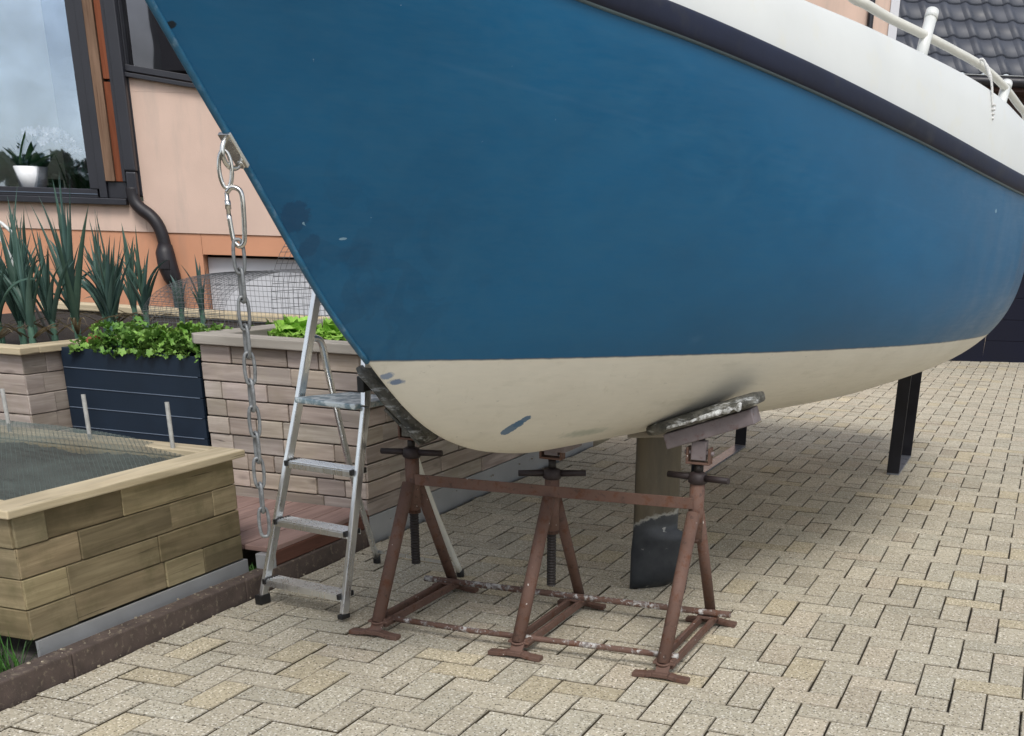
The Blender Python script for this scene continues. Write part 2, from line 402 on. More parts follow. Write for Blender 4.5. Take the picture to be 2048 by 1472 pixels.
def blocks(mb, fixed, side, a0, a1, z0, courses, hc, axis, lens, depth, tint=.16, gap=.003, warm=None):
    """courses of log blocks; face plane at `fixed`, running along axis from a0 to a1, body going `side` from it"""
    for c in range(courses):
        x = a0; i = 0; off = rnd.choice(lens)*rnd.uniform(.3, .9); first = True
        while x < a1-.005:
            l = off if first else rnd.choice(lens)*rnd.uniform(.85, 1.1); first = False
            e = min(a1, x+l)
            if a1-e < .07: e = a1
            kx = rnd.uniform(1-tint, 1+tint); col = (kx*rnd.uniform(.97, 1.04), kx, kx*rnd.uniform(.93, 1.03))
            pr_ = rnd.uniform(-.005, .005); f0, f1 = sorted((fixed+side*pr_*-1, fixed+side*depth))
            if axis == 'y': mb.box(f0, f1, x+gap/2, e-gap/2, z0+c*hc+gap/2, z0+(c+1)*hc-gap/2, col)
            else: mb.box(x+gap/2, e-gap/2, f0, f1, z0+c*hc+gap/2, z0+(c+1)*hc-gap/2, col)
            x = e; i += 1

# raised bed A (front left, olive treated timber)
A = thing('raised_bed', (-3.85, 3.5, .05), 'olive green treated timber raised bed at lower left, covered with black netting', 'raised bed')
wl_ = MB()
blocks(wl_, -3.112, -1, 2.96, 4.165, .122, 4, .1075, 'y', (.75, .45, .9, .25), .10, .34)
blocks(wl_, 2.955, 1, -4.9, -3.115, .122, 4, .1075, 'x', (.7, .5, .9), .10, .2)
blocks(wl_, 4.17, -1, -4.9, -3.115, .122, 4, .1075, 'x', (.7, .5, .9), .10, .2)
wl_.build('wall', M['wood_new'], A, .004)
c_ = MB(); c_.box(-3.215, -3.085, 2.925, 4.215, .553, .583); c_.box(-4.95, -3.217, 4.085, 4.213, .553, .583, (.9,.9,.9)); c_.box(-4.95, -3.217, 2.925, 3.05, .553, .583, (.95,.95,.95))
c_.build('cap_board', M['wood_cap'], A, .005)
z_ = MB(); z_.box(-3.098, -3.094, 2.965, 4.17, .047, .121); z_.box(-3.11, -3.098, 2.968, 4.165, .045, .119); z_.build('metal_plinth', M['alu_strip'], A); z_ = MB(); z_.box(-3.0935, -3.079, 2.965, 4.17, .047, .054); z_.build('plinth_lip', M['galv_lip'], A); z_ = MB(); z_.box(-4.9, -3.1, 4.172, 4.176, .047, .119); z_.build('metal_plinth', M['alu_strip'], A)
so = MB(); so.box(-4.85, -3.22, 3.06, 4.06, .42, .49); so.build('soil', M['soil'], A)

# lumpy soil surface plus net over bed A
def lump(x, y): return .030*noise.noise(Vector((x*3, y*3, 1)))+.012*noise.noise(Vector((x*11, y*11, 4)))
nx_, ny_ = 70, 44
vs, fs = [], []
for i in range(nx_+1):
    for j in range(ny_+1):
        x = -4.9+1.685*i/nx_; y = 3.03+1.06*j/ny_
        vs.append((x, y, .532+.6*lump(x, y)+.012*rnd.random()**2))
for i in range(nx_):
    for j in range(ny_): a_ = i*(ny_+1)+j; fs.append((a_, a_+ny_+1, a_+ny_+2, a_+1))
q = MB(); q.add(vs, fs, smooth=False); q.build('soil_surface', M['soil'], A)
def net_z(x, y):
    u = (x+4.9)/1.7; t = max(0, min(1, (y-3.02)/1.1))
    return .562+.055*max(0, 1-u*1.05)*math.sin(math.pi*min(1, t*1.0))**.7+.010*noise.noise(Vector((x*4, y*4, 9)))+.05*t*t*max(0, min(1, (-3.3-x)*2))
net = MB(); n1, n2 = 150, 118
x0, x1, y0, y1 = -4.95, -3.265, 3.05, 4.17
def strand(p, q_, r=.0011, seg=14, wob=.003):
    pts = []
    for i in range(seg+1):
        t = i/seg; x = p[0]+(q_[0]-p[0])*t; y = p[1]+(q_[1]-p[1])*t
        pts.append((x+wob*noise.noise(Vector((x*20, y*20, 2))), y+wob*noise.noise(Vector((x*20, y*20, 7))), net_z(x, y)))
    net.tube(pts, r, 3, caps=False, smooth=False)
st = .024
for i in range(int((x1-x0+y1-y0)/st)):
    d0 = i*st      # diagonal strands both ways
    for sgn in (1, -1):
        P_ = []
        if sgn == 1:
            a0 = (x0+d0, y0) if x0+d0 <= x1 else (x1, y0+(d0-(x1-x0))); b0 = (x0, y0+d0) if y0+d0 <= y1 else (x0+(d0-(y1-y0)), y1)
        else:
            a0 = (x1-d0, y0) if x1-d0 >= x0 else (x0, y0+(d0-(x1-x0))); b0 = (x1, y0+d0) if y0+d0 <= y1 else (x1-(d0-(y1-y0)), y1)
        if max(a0[1], b0[1]) > y1+.001: continue
        strand(a0, b0)
M['net'] = plain('green_black_net', (.085,.11,.10), .6, 0, .4, 6, spec=.4)
tag(net.build('garden_net', M['net']), 'dark knotted garden net stretched over the soil of the lower left raised bed', 'net')
st_grp = 'grey stakes behind the netted bed'
for (x, y, zt, lab) in ((-3.785, 4.10, .769, 'slim grey stake before the navy planter, the left one of the two there'), (-3.358, 4.10, .768, 'slim grey stake before the navy planter, close to the pale log bed'), (-4.222, 4.10, .763, 'slim grey stake at the left picture edge before the pale log courses')):
    t_ = MB(); t_.tube([(x-.004, y, .03), (x, y, .5), (x-.012, y+.01, zt)], [.0095, .009, .009], 8); tag(t_.build('garden_stake', M['cane']), lab, 'stake', st_grp)
# small weeds poking through the net
def blade(mb, base, h, az, lean, w, col, seg=7, curl=1.4, fold=.35, twist=0.):
    base = Vector(base); d = Vector((math.cos(az), math.sin(az), 0)); sdv = Vector((-d.y, d.x, 0)); vs, fs, uvs = [], [], []
    p = base.copy(); ang = lean
    for i in range(seg+1):
        t = i/seg; ww = w*(1-t**1.6)*(.75+.5*min(1, t*4)) if i < seg else 0.0004
        tn = d*math.sin(ang)+Vector((0,0,1))*math.cos(ang); nn = (d*math.cos(ang)-Vector((0,0,1))*math.sin(ang))
        s2 = (sdv*math.cos(twist*t)+nn*math.sin(twist*t))
        vs += [p-s2*ww/2-nn*ww*fold, p, p+s2*ww/2-nn*ww*fold]
        p = p+tn*(h/seg); ang = lean+(curl*lean)*(t**1.7)
    for i in range(seg):
        b = i*3; fs += [(b, b+1, b+4, b+3), (b+1, b+2, b+5, b+4)]
        uvs += [[(0, i/seg), (.5, i/seg), (.5, (i+1)/seg), (0, (i+1)/seg)], [(.5, i/seg), (1, i/seg), (1, (i+1)/seg), (.5, (i+1)/seg)]]
    mb.add(vs, fs, col, uvs, True)
gr = MB()
for _ in range(420):
    cx = rnd.gauss(-3.30, .14); cy = rnd.gauss(2.83, .055)
    if cx > -3.07 or cy > 2.94: continue
    kk = rnd.uniform(.6, 1.3); blade(gr, (cx, cy, .045), rnd.uniform(.05, .17), rnd.uniform(0, 6.3), rnd.uniform(.1, .8), .005, (kk, kk, kk*.9), 5)
for _ in range(40):
    kk = rnd.uniform(.6, 1.2); blade(gr, (rnd.uniform(-3.14, -3.07), rnd.uniform(4.18, 4.24), .05), rnd.uniform(.02, .06), rnd.uniform(0, 6.3), rnd.uniform(.2, .9), .005, (kk, kk, kk*.9), 4)
tag(gr.build('grass', M['grass']), 'tuft of green grass growing between the kerb and the netted raised bed', 'grass', kind='stuff')
sg = MB()
for _ in range(560):
    x = rnd.uniform(-3.09, -2.93) if rnd.random() < .85 else rnd.uniform(-2.95, -2.86); y = rnd.uniform(2.3, 8.0)
    z = .085 if x < -2.99 and x > -3.06 else (.048 if x < -3.06 else .001); r = rnd.choice((.0012,.0016,.002,.003,.0045)); kk = rnd.uniform(.35, .95)
    sg.obox((x, y, z+r*.4), ((1, rnd.random(), 0), (-rnd.random(), 1, 0), (0, 0, 1)), (r, r*.8, r*.6), (kk, kk*.95, kk*.85))
M['grit'] = NT('sand_grit'); M['grit'] = M['grit'].fin(M['grit'].mix(1., (.5,.46,.38), M['grit'].attr(), 'MULTIPLY'), .95)
sg_o = sg.build('grit', M['grit']); tag(sg_o, 'pale sand and grit scattered along the brown kerb', 'grit', kind='stuff')

# terrace step between the beds
D = thing('terrace_step', (-3.4, 4.6, .0), 'low reddish brown decking step between the netted bed and the pale log bed', 'step')
x = -3.0
while x > -4.7:
    kx = rnd.uniform(.88, 1.12); bb = MB(); bb.box(x-.138, x-.001, 4.215, 5.035 if x > -3.95 else 5.0, .148, .170, (kx, kx*.98, kx*.97)); bb.build('deck_board', M['deck'], D, .003); x -= .143
bb = MB(); bb.box(-3.03, -2.998, 4.235, 5.04, .086, .147); bb.box(-3.034, -3.0, 4.235, 5.04, .02, .083, (.6,.6,.6)); bb.build('riser', M['riser'], D, .003)
bb = MB(); bb.box(-3.06, -2.992, 4.18, 4.232, .03, .146); bb.build('corner_plate', M['alu_strip'], D, .002)

# raised bed B (pale weathered log blocks, behind the ladder)
B = thing('raised_bed', (-3.45, 5.5, .0), 'tall raised bed of pale weathered log blocks behind the stepladder', 'raised bed')
wl_ = MB()
blocks(wl_, 5.045, 1, -3.90, -3.008, .13, 9, .0855, 'x', (.30, .38, .16, .25), .11, .22, .006)
blocks(wl_, -3.006, -1, 5.05, 8.3, .13, 9, .0855, 'y', (.45, .6, .8), .11, .2, .006)
blocks(wl_, -3.905, 1, 5.15, 8.3, .13, 9, .0855, 'y', (.45, .6), .11, .13)
wl_.box(-3.9, -3.0, 8.3, 8.4, .13, .9)
wl_.build('wall', M['wood_grey'], B, .004)
bb = MB(); bb.box(-3.895, -3.015, 5.056, 5.062, .0, .13); bb.box(-3.02, -3.006, 5.056, 8.3, -.02, .129); bb.build('metal_plinth', M['alu_strip'], B, .002)
bb = MB()
z0, z1 = .902, .948
bb.add([(-3.90,5.005,z0),(-2.965,5.005,z0),(-2.965,5.14,z0),(-3.935,5.14,z0),(-3.94,5.045,z0),(-3.90,5.005,z1),(-2.965,5.005,z1),(-2.965,5.14,z1),(-3.935,5.14,z1),(-3.94,5.045,z1)],
       [(4,3,2,1,0),(5,6,7,8,9),(0,1,6,5),(1,2,7,6),(2,3,8,7),(3,4,9,8),(4,0,5,9)], (1,1,1), [[(0,0)]*5,[(0,0),(.93,0),(.93,.13),(0,.13),(0,.04)]]+[[(0,.5),(.9,.5),(.9,.55),(0,.55)]]*5)
bb.box(-3.10, -2.966, 5.142, 8.4, z0, z1, (.95,.95,.95)); bb.box(-3.94, -3.80, 5.142, 8.4, z0, z1, (.95,.95,.95))
bb.build('cap_board', M['wood_greycap'], B, .005)
bb = MB(); bb.box(-3.8, -3.1, 5.12, 8.3, .7, .90); bb.build('soil', M['soil'], B)

# navy planter
N = thing('planter', (-4.33, 5.2, .0), 'navy blue slatted planter filled with strawberry plants', 'planter')
for i in range(8):
    bb = MB(); z1 = .835-.1*i; bb.box(-4.765, -3.915, 5.045, 5.065, z1-.097, z1); bb.box(-4.765, -4.745, 5.067, 5.43, z1-.097, z1); bb.box(-4.743, -3.915, 5.41, 5.43, z1-.097, z1); bb.build('slat', M['navy_slat'], N, .002)
    if i: bb = MB(); bb.box(-4.755, -3.93, 5.041, 5.0445, z1+.001, z1+.0045); bb.build('slat_trim', M['slat_edge'], N)
bb = MB(); bb.box(-4.74, -3.92, 5.07, 5.40, .6, .79); bb.build('soil', M['soil'], N)

# leek bed
K = thing('raised_bed', (-5.4, 5.4, .0), 'brown log raised bed full of leeks at the left picture edge', 'raised bed')
wl_ = MB()
blocks(wl_, 4.80, 1, -6.9, -4.793, .03, 8, .098, 'x', (.32, .18, .4), .11, .2, .006)
blocks(wl_, -4.79, -1, 4.805, 5.6, .03, 8, .098, 'y', (.25, .2, .3), .11, .14)
wl_.build('wall', M['wood_grey'], K, .004)
wl_ = MB(); blocks(wl_, 7.3, 1, -6.9, -3.95, .03, 8, .098, 'x', (.4, .5), .11, .14); wl_.build('back_wall', M['wood_grey'], K, .004)
bb = MB(); bb.box(-6.95, -4.755, 4.765, 4.895, .816, .85); bb.box(-4.885, -4.756, 4.897, 5.60, .816, .85); bb.build('cap_board', M['wood_cap'], K, .005)
bb = MB(); bb.box(-6.95, -3.92, 7.22, 7.42, .816, .86); bb.build('cap_board', M['wood_cap'], K, .005)
bb = MB(); bb.box(-6.9, -4.89, 4.90, 7.22, .7, .800); bb.box(-4.89, -3.95, 5.45, 7.22, .7, .797); bb.build('soil', M['soil'], K)

def leek(loc, label, h, seed, n=9, dry=2):
    r_ = random.Random(seed); root = thing('leek', loc, label, 'leek', 'leeks in the log bed')
    mb = MB(); az0 = r_.uniform(-.5, .5)
    mb.tube([(loc[0], loc[1], loc[2]-.02), (loc[0], loc[1], loc[2]+.07), (loc[0], loc[1], loc[2]+.14)], [.019, .018, .014], 8, caps=False, col=(1.5, 1.6, 1.35))
    for i in range(n):
        az = az0+(0 if i % 2 else math.pi)+r_.uniform(-.6, .6); lean = .04+.046*(i//2)+r_.uniform(-.04, .07); hh = h*r_.uniform(.6, 1.08)*(1-.015*i)
        kk = r_.uniform(.7, 1.25); blade(mb, (loc[0]+.004*math.cos(az), loc[1]+.004*math.sin(az), loc[2]+.07+.016*(n-i)/2), hh, az, lean, r_.uniform(.024, .042), (kk, kk, kk*r_.uniform(.85, 1.05)), 14, r_.choice((.3, .7, 1.2, 2.2, 5.)), .38, r_.uniform(-1.1, 1.1))
    mb.build('leaf_fan', M['leek'], root)
    if dry:
        mb = MB()
        for i in range(dry): blade(mb, (loc[0], loc[1], loc[2]+.05), h*.5, r_.uniform(0, 6.3), 1.0, .014, (1, 1, 1), 8, 1.6)
        mb.build('dry_leaf', M['dry'], root)
    return root
LK = [((-5.10,4.98),.62,'leek with broad leaves cut by the left picture edge'), ((-4.99,5.10),.66,'leek second from the left edge, right behind the pale cap board'),
      ((-5.03,5.30),.70,'leek with crossing blue green leaves, third from the left edge'), ((-4.98,5.42),.82,'tallest leek, one leaf reaching up to the window sill'),
      ((-4.92,5.62),.58,'leek behind the left end of the strawberry plants'), ((-5.25,5.95),.62,'leek behind the tallest leek, leaning to the right'),
      ((-5.30,6.10),.62,'leek with an upright fan just left of the wire netting'), ((-5.20,6.25),.52,'leek at the left foot of the wire netting'),
      ((-5.40,5.45),.70,'leek in the second row behind the left end of the bed'), ((-5.55,5.7),.66,'leek in the second row, farthest to the left'),
      ((-5.07,6.42),.34,'small leek inside the wire netting left of the downpipe'), ((-4.90,6.40),.42,'small leek under the wire netting right of the downpipe'), ((-5.10,5.15),.74,'leek with narrow leaves behind the two front leeks at the left edge'), ((-5.05,5.75),.60,'leek behind the middle of the strawberry plants'), ((-5.30,5.20),.66,'leek half hidden behind the three front leeks'), ((-5.45,6.45),.56,'leek in the back row between the tallest leek and the downpipe'), ((-5.62,6.1),.58,'leek in the back row behind the tallest leek')]
for i, ((x, y), h, lab) in enumerate(LK): leek((x, y, .80), lab, h*(.80 if i != 3 else .95), 40+i, 15 if h > .45 else 7, 6 if i < 8 else 1)

def leafpatch(mb, c, r, n, size, kz=.06, lob=5, tilt=.9, col=(1,1,1), rr=rnd):
    for _ in range(n):
        x = c[0]+rr.uniform(-r[0], r[0]); y = c[1]+rr.uniform(-r[1], r[1])
        hgt = c[2]+kz*(.35+.65*rr.random())*(1+.5*noise.noise(Vector((x*7, y*7, 3))))
        s = size*rr.uniform(.6, 1.2); az = rr.uniform(0, 6.3); tl = rr.uniform(-tilt, tilt); tl2 = rr.uniform(-tilt, tilt)
        ux = Vector((math.cos(az)*math.cos(tl), math.sin(az)*math.cos(tl), math.sin(tl))); uy = Vector((-math.sin(az)*math.cos(tl2), math.cos(az)*math.cos(tl2), math.sin(tl2)))
        P0 = Vector((x, y, hgt)); N_ = ux.cross(uy).normalized(); vs = [P0-N_*s*.12]; m_ = lob*3
        for k_ in range(m_):
            a_ = 2*math.pi*k_/m_; q_ = s*(.42+.1*math.cos(a_*lob)+.05*rr.random()); vs.append(P0+ux*math.cos(a_)*q_+uy*math.sin(a_)*q_*.85+N_*s*.10*math.sin(a_*lob))
        kk = rr.uniform(.55, 1.35); mb.add(vs, [(0, k_+1, (k_+1) % m_+1) for k_ in range(m_)], (col[0]*kk, col[1]*kk, col[2]*kk), None, True)
mb = MB()
leafpatch(mb, (-4.25, 5.25, .80), (.36, .17), 760, .046, .13); leafpatch(mb, (-4.62, 5.15, .80), (.13, .10), 90, .045, .07); leafpatch(mb, (-4.1, 5.28, .86), (.2, .14), 120, .055, .10, col=(1.25, 1.15, 1.0))
leafpatch(mb, (-4.3, 5.04, .80), (.4, .03), 60, .045, .05)
tag(mb.build('strawberry_plants', M['green']), 'bushy green strawberry leaves spilling over the navy planter', 'plants', kind='stuff')
mb = MB(); leafpatch(mb, (-4.60, 5.16, .85), (.05, .04), 26, .04, .05, 4); tag(mb.build('red_leaved_plant', M['redleaf']), 'small plant with orange red leaves at the left end of the planter', 'plant')
mb = MB(); leafpatch(mb, (-3.95, 5.9, .88), (.16, .12), 70, .05, .05); tag(mb.build('seedling_patch', M['green']), 'low green seedlings behind the left end of the pale log bed', 'plants', kind='stuff')

def lettuce(loc, r, lab, seed):
    r_ = random.Random(seed); mb = MB(); c = Vector(loc)
    for ring in range(5):
        n = 7+ring*3
        for i in range(n):
            az = 2*math.pi*i/n+r_.uniform(-.3, .3)+ring; out = r*(.15+.2*ring)*r_.uniform(.85, 1.1); s = r*r_.uniform(.5, .75); ti = 1.25-.24*ring+r_.uniform(-.1, .1)
            d = Vector((math.cos(az), math.sin(az), 0)); sd_ = Vector((-d.y, d.x, 0)); vs, fs = [], []
            for a_ in range(6):
                t = a_/5
                for b_ in range(7):
                    v_ = (b_-3)/3; ww = s*.75*math.sin(math.pi*min(1, .15+.8*t))**.6
                    an = ti-.9*t*t*(.4+.25*ring)
                    p = c+d*(out*.55+s*t*math.cos(an))+Vector((0,0,1))*(.01+s*t*math.sin(max(.05, an))+.25*s*abs(v_)**2*.5)+sd_*v_*ww
                    p += Vector((0,0,1))*.10*s*math.sin(b_*2.4+a_*1.9+az*3)*(abs(v_)**.7+t)*.7
                    vs.append(p)
            for a_ in range(5):
                for b_ in range(6): q_ = a_*7+b_; fs.append((q_, q_+7, q_+8, q_+1))
            kk = r_.uniform(.8, 1.2)*(1.15-.08*ring); mb.add(vs, fs, (kk, kk, kk*.9), None, True)
    return tag(mb.build('lettuce', M['lettuce'], org=loc), lab, 'lettuce', 'lettuces in the pale log bed')
lettuce((-3.62, 5.50, .905), .15, 'pale green lettuce on the log bed just right of the chain', 3)
lettuce((-3.36, 5.46, .905), .15, 'lettuce on the log bed left of the stepladder rail', 4)
lettuce((-3.12, 5.50, .905), .13, 'lettuce on the log bed half hidden behind the stepladder rail and the hull', 5)
lettuce((-3.48, 5.85, .905), .13, 'darker lettuce standing behind the two front lettuces', 6)

# wire net tunnels
def tunnel(cx, hw, y0, y1, zb, zt, dx, dy, label, r=.0013, tilt=0., panel=False):
    mb = MB(); na = 22
    def pt(a, y): return (cx+hw*math.copysign(abs(math.cos(a))**.85, math.cos(a))+tilt*(y-y0), y, zb+(zt-zb)*math.sin(a)**.8 if 0 < a < math.pi else zb)
    n = max(3, int((y1-y0)/dy))
    for i in range(n+1): mb.tube([pt(math.pi*k_/na, y0+(y1-y0)*i/n) for k_ in range(na+1)], r, 4, caps=False)
    na2 = max(6, int(hw*2.6/dx))
    for k_ in range(na2+1): mb.tube([pt(math.pi*k_/na2, y0), pt(math.pi*k_/na2, y1)], r, 4, caps=False)
    if panel:
        xx = cx-hw+dx
        while xx < cx+hw: zt_ = pt(math.acos(max(-1, min(1, math.copysign(abs((xx-cx)/hw)**(1/.85), xx-cx)))), y0)[2]; mb.tube([(xx+.35*dx, y0, zb), (xx, y0, zt_)], r, 4, caps=False); xx += dx
        zz = zb+dx
        while zz < zt: ww_ = hw*math.sqrt(max(0, 1-((zz-zb)/(zt-zb))**2.2))**.85; mb.tube([(cx-ww_, y0, zz), (cx+ww_, y0, zz+.004)], r, 4, caps=False); zz += dx
    return tag(mb.build('wire_tunnel', M['wirenet']), label, 'wire netting', 'wire net tunnels over the beds')
M['wirenet'] = plain('galvanised_wire', (.20,.21,.22), .5, .4, .2, 20)
tunnel(-4.02, 1.02, 6.0, 6.8, .84, 1.20, .028, .05, 'low fine wire netting arched over the bed before the orange wall', .0012, 0., True)
tunnel(-3.62, .64, 6.2, 7.6, .92, 1.52, .034, .055, 'taller arch of wire netting behind the lettuces', .0016)
mb = MB(); mb.tube([(-5.33, 5.3, 1.43), (-5.26, 5.3, 1.405), (-5.20, 5.3, 1.36)], .009, 10); mb.tube([(-5.33, 5.3, 1.43), (-5.34, 5.6, .8)], .009, 10)
tag(mb.build('tool_handle', M['white']), 'bent white metal handle poking in at the left edge above the leeks', 'handle')

# ------------------------------------------------------------------ pink house on the left
WO = Vector((-4, 10, 0)); WD = Vector((math.cos(R(20)), math.sin(R(20)), 0)); WN = Vector((WD.y, -WD.x, 0))   # WN points to the yard
def wp(t, off, z): return WO+WD*t+WN*off+Vector((0,0,z))
def wbox(mb, t0, t1, o0, o1, z0, z1, col=(1,1,1)):
    return mb.obox(wp((t0+t1)/2, (o0+o1)/2, (z0+z1)/2), (WD, WN, (0,0,1)), (abs(t1-t0)/2, abs(o1-o0)/2, abs(z1-z0)/2), col)
H = thing('pink_house', wp(-3, 0, 0), 'pink and orange plastered house with large window at the left', 'house')
mb = MB(); wbox(mb, -9, -2.99, -.35, -.012, -.05, 1.325); wbox(mb, -2.987, -.9, -.35, -.012, 1.165, 1.325); wbox(mb, -.897, -.5, -.35, -.012, -.05, 1.325); mb.build('plinth_wall', M['orange'], H)
mb = MB(); wbox(mb, -9, -3.43, -.35, 0, 1.327, 1.56); wbox(mb, -3.428, -.5, -.35, 0, 1.327, 2.36)
# wall under the slanted window bottom
P_ = [wp(-3.428, o, z) for o, z in ((0,2.361),(0,2.455))]+[wp(-2.2, 0, 2.361)]
P2 = [p-WN*.35 for p in P_]
mb.add(P_+P2, [(0,2,1),(3,4,5),(0,1,4,3),(1,2,5,4),(0,3,5,2)])
wbox(mb, -1.2, -.5, -.35, 0, 2.362, 6.0); wbox(mb, -9, -1.203, -.35, 0, 3.6, 6.0); wbox(mb, -9, -6.4, -.35, 0, 1.562, 3.597); mb.build('wall', M['pink'], H)
mb = MB(); wbox(mb, -9, -6.3, -6, -.36, 5.9, 6.1); wbox(mb, -4.4, -.5, -6, -.36, 5.9, 6.1); wbox(mb, -6.29, -4.41, -6, -2.5, 5.9, 6.1); wbox(mb, -9, -.5, -6, -5.8, 0, 5.9); wbox(mb, -9.2, -9, -6, 0, 0, 6); wbox(mb, -.497, -.3, -6, 0, 0, 6); mb.build('outer_shell', M['pink'], H)  # roof left open over the room, a gap added to light it
mb = MB(); wbox(mb, -6.3, -3.57, -2.6, -.36, 1.28, 1.30); wbox(mb, -6.3, -3.3, -2.62, -2.6, 1.3, 3.5)
M['room'] = plain('room_wall', (.50,.54,.44), .9, 0, .1, 1.0); mb.build('room', M['room'], H)
mb = MB(); wbox(mb, -4.4, -1.1, -.9, -.88, 1.6, 3.5); M['dim'] = plain('dim_room', (.045,.040,.038), .9, 0, .5, 2.0); mb.build('room_partition', M['dim'], H)
# main window
W1 = MB(); wbox(W1, -6.38, -3.795, -.10, .015, 1.575, 1.64); wbox(W1, -3.85, -3.775, -.12, .02, 1.641, 3.5); wbox(W1, -6.38, -3.851, -.1, .015, 3.4, 3.5)
w1 = W1.build('window_frame', M['anthracite'], H, .004)
mb = MB(); wbox(mb, -6.38, -3.851, -.05, -.04, 1.641, 3.4); mb.build('pane', M['glass'], w1)
mb = MB(); wbox(mb, -6.38, -3.795, .02, .024, 1.60, 1.604); mb.build('frame_seam', M['slat_edge'], w1)
mb = MB(); wbox(mb, -6.6, -3.55, 0, .07, 1.525, 1.574); mb.build('window_sill', M['anthracite'], H, .006)
mb = MB(); wbox(mb, -3.774, -3.712, -.1, .03, 1.576, 3.6); wbox(mb, -3.711, -3.552, -.1, .0, 1.576, 1.70); mb.build('frame_cover', M['anthracite'], H, .004)
mb = MB(); wbox(mb, -3.710, -3.632, -.1, .035, 1.702, 3.6); mb.build('timber_post', M['wood_post'], H, .003)
mb = MB(); wbox(mb, -3.630, -3.572, -.1, .012, 1.702, 2.42); wbox(mb, -3.625, -3.57, -.1, .02, 2.44, 3.6); mb.build('oiled_batten', M['wood_orange'], H, .003)
mb = MB(); wbox(mb, -3.571, -3.545, -.1, .03, 1.702, 3.6); mb.build('dark_batten', M['anthracite'], H, .003)
# window with the slanted bottom
mb = MB(); a1, b1 = wp(-3.43, .02, 2.50), wp(-1.2, .02, 2.40-.02)
mb.bar(wp(-3.44, .0, 2.475), wp(-2.2, .0, 2.325), .11, .030); mb.bar(wp(-3.44, -.01, 2.525), wp(-2.2, -.01, 2.375), .08, .045); wbox(mb, -3.544, -3.428, -.1, .01, 1.60, 3.6)
w2 = mb.build('window_frame', M['anthracite'], H, .003)
P_ = [wp(-3.428, -.05, 2.50), wp(-2.2, -.05, 2.36), wp(-1.2, -.05, 2.36), wp(-1.2, -.05, 3.6), wp(-3.428, -.05, 3.6)]
mb = MB(); mb.add(P_, [(0,1,2,3,4)]); mb.build('pane', M['glass_dark'], w2)
# downpipe
mb = MB(); wbox(mb, -3.53, -3.435, .012, .085, 1.78, 3.6); wbox(mb, -3.526, -3.44, .014, .08, 1.60, 1.777)
dp = mb.build('downpipe', M['anthracite'], H, .012)
pts = [(-3.495,.05,1.66),(-3.492,.05,1.60),(-3.475,.055,1.545),(-3.435,.06,1.50),(-3.37,.065,1.455),(-3.32,.07,1.40),(-3.290,.07,1.33),(-3.275,.07,1.25),(-3.268,.07,1.17)]
def smoothp(P, n=4):
    out = []
    for i in range(len(P)-1):
        p0, p1, p2, p3 = [Vector(P[max(0, min(len(P)-1, i+k))]) for k in (-1, 0, 1, 2)]
        for j in range(n):
            t = j/n; out.append(.5*((2*p1)+(p2-p0)*t+(2*p0-5*p1+4*p2-p3)*t*t+(3*p1-p0-3*p2+p3)*t**3))
    out.append(Vector(P[-1])); return out
mb = MB(); mb.tube([wp(*p) for p in smoothp(pts)], .052, 14); mb.build('pipe_bend', M['pipe'], dp)
mb = MB(); mb.tube([wp(-3.268,.07,1.24), wp(-3.275,.08,1.17), wp(-3.262,.09,1.07), wp(-3.235,.09,.98), wp(-3.205,.09,.90)], [.056,.078,.082,.075,.052], 14); wbox(mb, -3.31, -3.22, .16, .178, 1.05, 1.12); mb.build('leaf_trap', M['pipe'], dp)
M['stand'] = plain('dark_green_pipe', (.014,.035,.036), .45, 0, .2, 9)
mb = MB(); mb.tube([wp(-3.205,.09,.92), wp(-3.19,.09,.3), wp(-3.19,.09,-.02)], .045, 14); mb.build('stand_pipe', M['stand'], dp)
# garage door in the plinth
mb = MB()
for i in range(5): wbox(mb, -2.985, -.905, -.14, -.12, .02+.225*i, .02+.225*i+.222)
gd = mb.build('garage_door', M['garage'], H, .004)
mb = MB(); wbox(mb, -2.985, -.905, -.155, -.141, 0, 1.16); mb.build('door_shade_sheet', M['blackdoor'], gd)  # black sheet behind the door, painting the shadow line above it
# orchid behind the window
o_ = thing('orchid', wp(-4.36, -.16, 1.645), 'potted orchid in a white pot behind the window pane', 'plant')
mb = MB(); c = wp(-4.38, -.13, 1.625)
mb.tube([c, c+Vector((0,0,.01)), c+Vector((0,0,.17)), c+Vector((0,0,.172))], [.01, .10, .135, .12], 24); mb.build('pot', M['white_pl'], o_)
mb = MB()
for i in range(46): blade(mb, c+Vector((rnd.uniform(-.07,.07), rnd.uniform(-.07,.07), .15)), rnd.uniform(.16, .3), rnd.uniform(0, 6.3), rnd.uniform(.2, 1.1), .085, (1,1,1), 7, .9, .1)
mb.build('foliage', M['darkgreen'], o_)
mb = MB(); fl = MB()
for i in range(3):
    az = rnd.uniform(-1, 1); P_ = [c+Vector((0,0,.15)), c+WD*(.05+.05*i)+Vector((0,0,.35)), c+WD*(.12+.08*i)+Vector((0,0,.42)), c+WD*(.25+.08*i)+Vector((0,0,.36-.04*i))]; sp_ = smoothp(P_, 6); mb.tube(sp_, .003, 5)
    for q_ in sp_[10:]:
        leafpatch(fl, (q_.x, q_.y, q_.z), (.02, .02), 3, .075, .02, 5, 1.3)
mb.build('stem', M['darkgreen'], o_); 
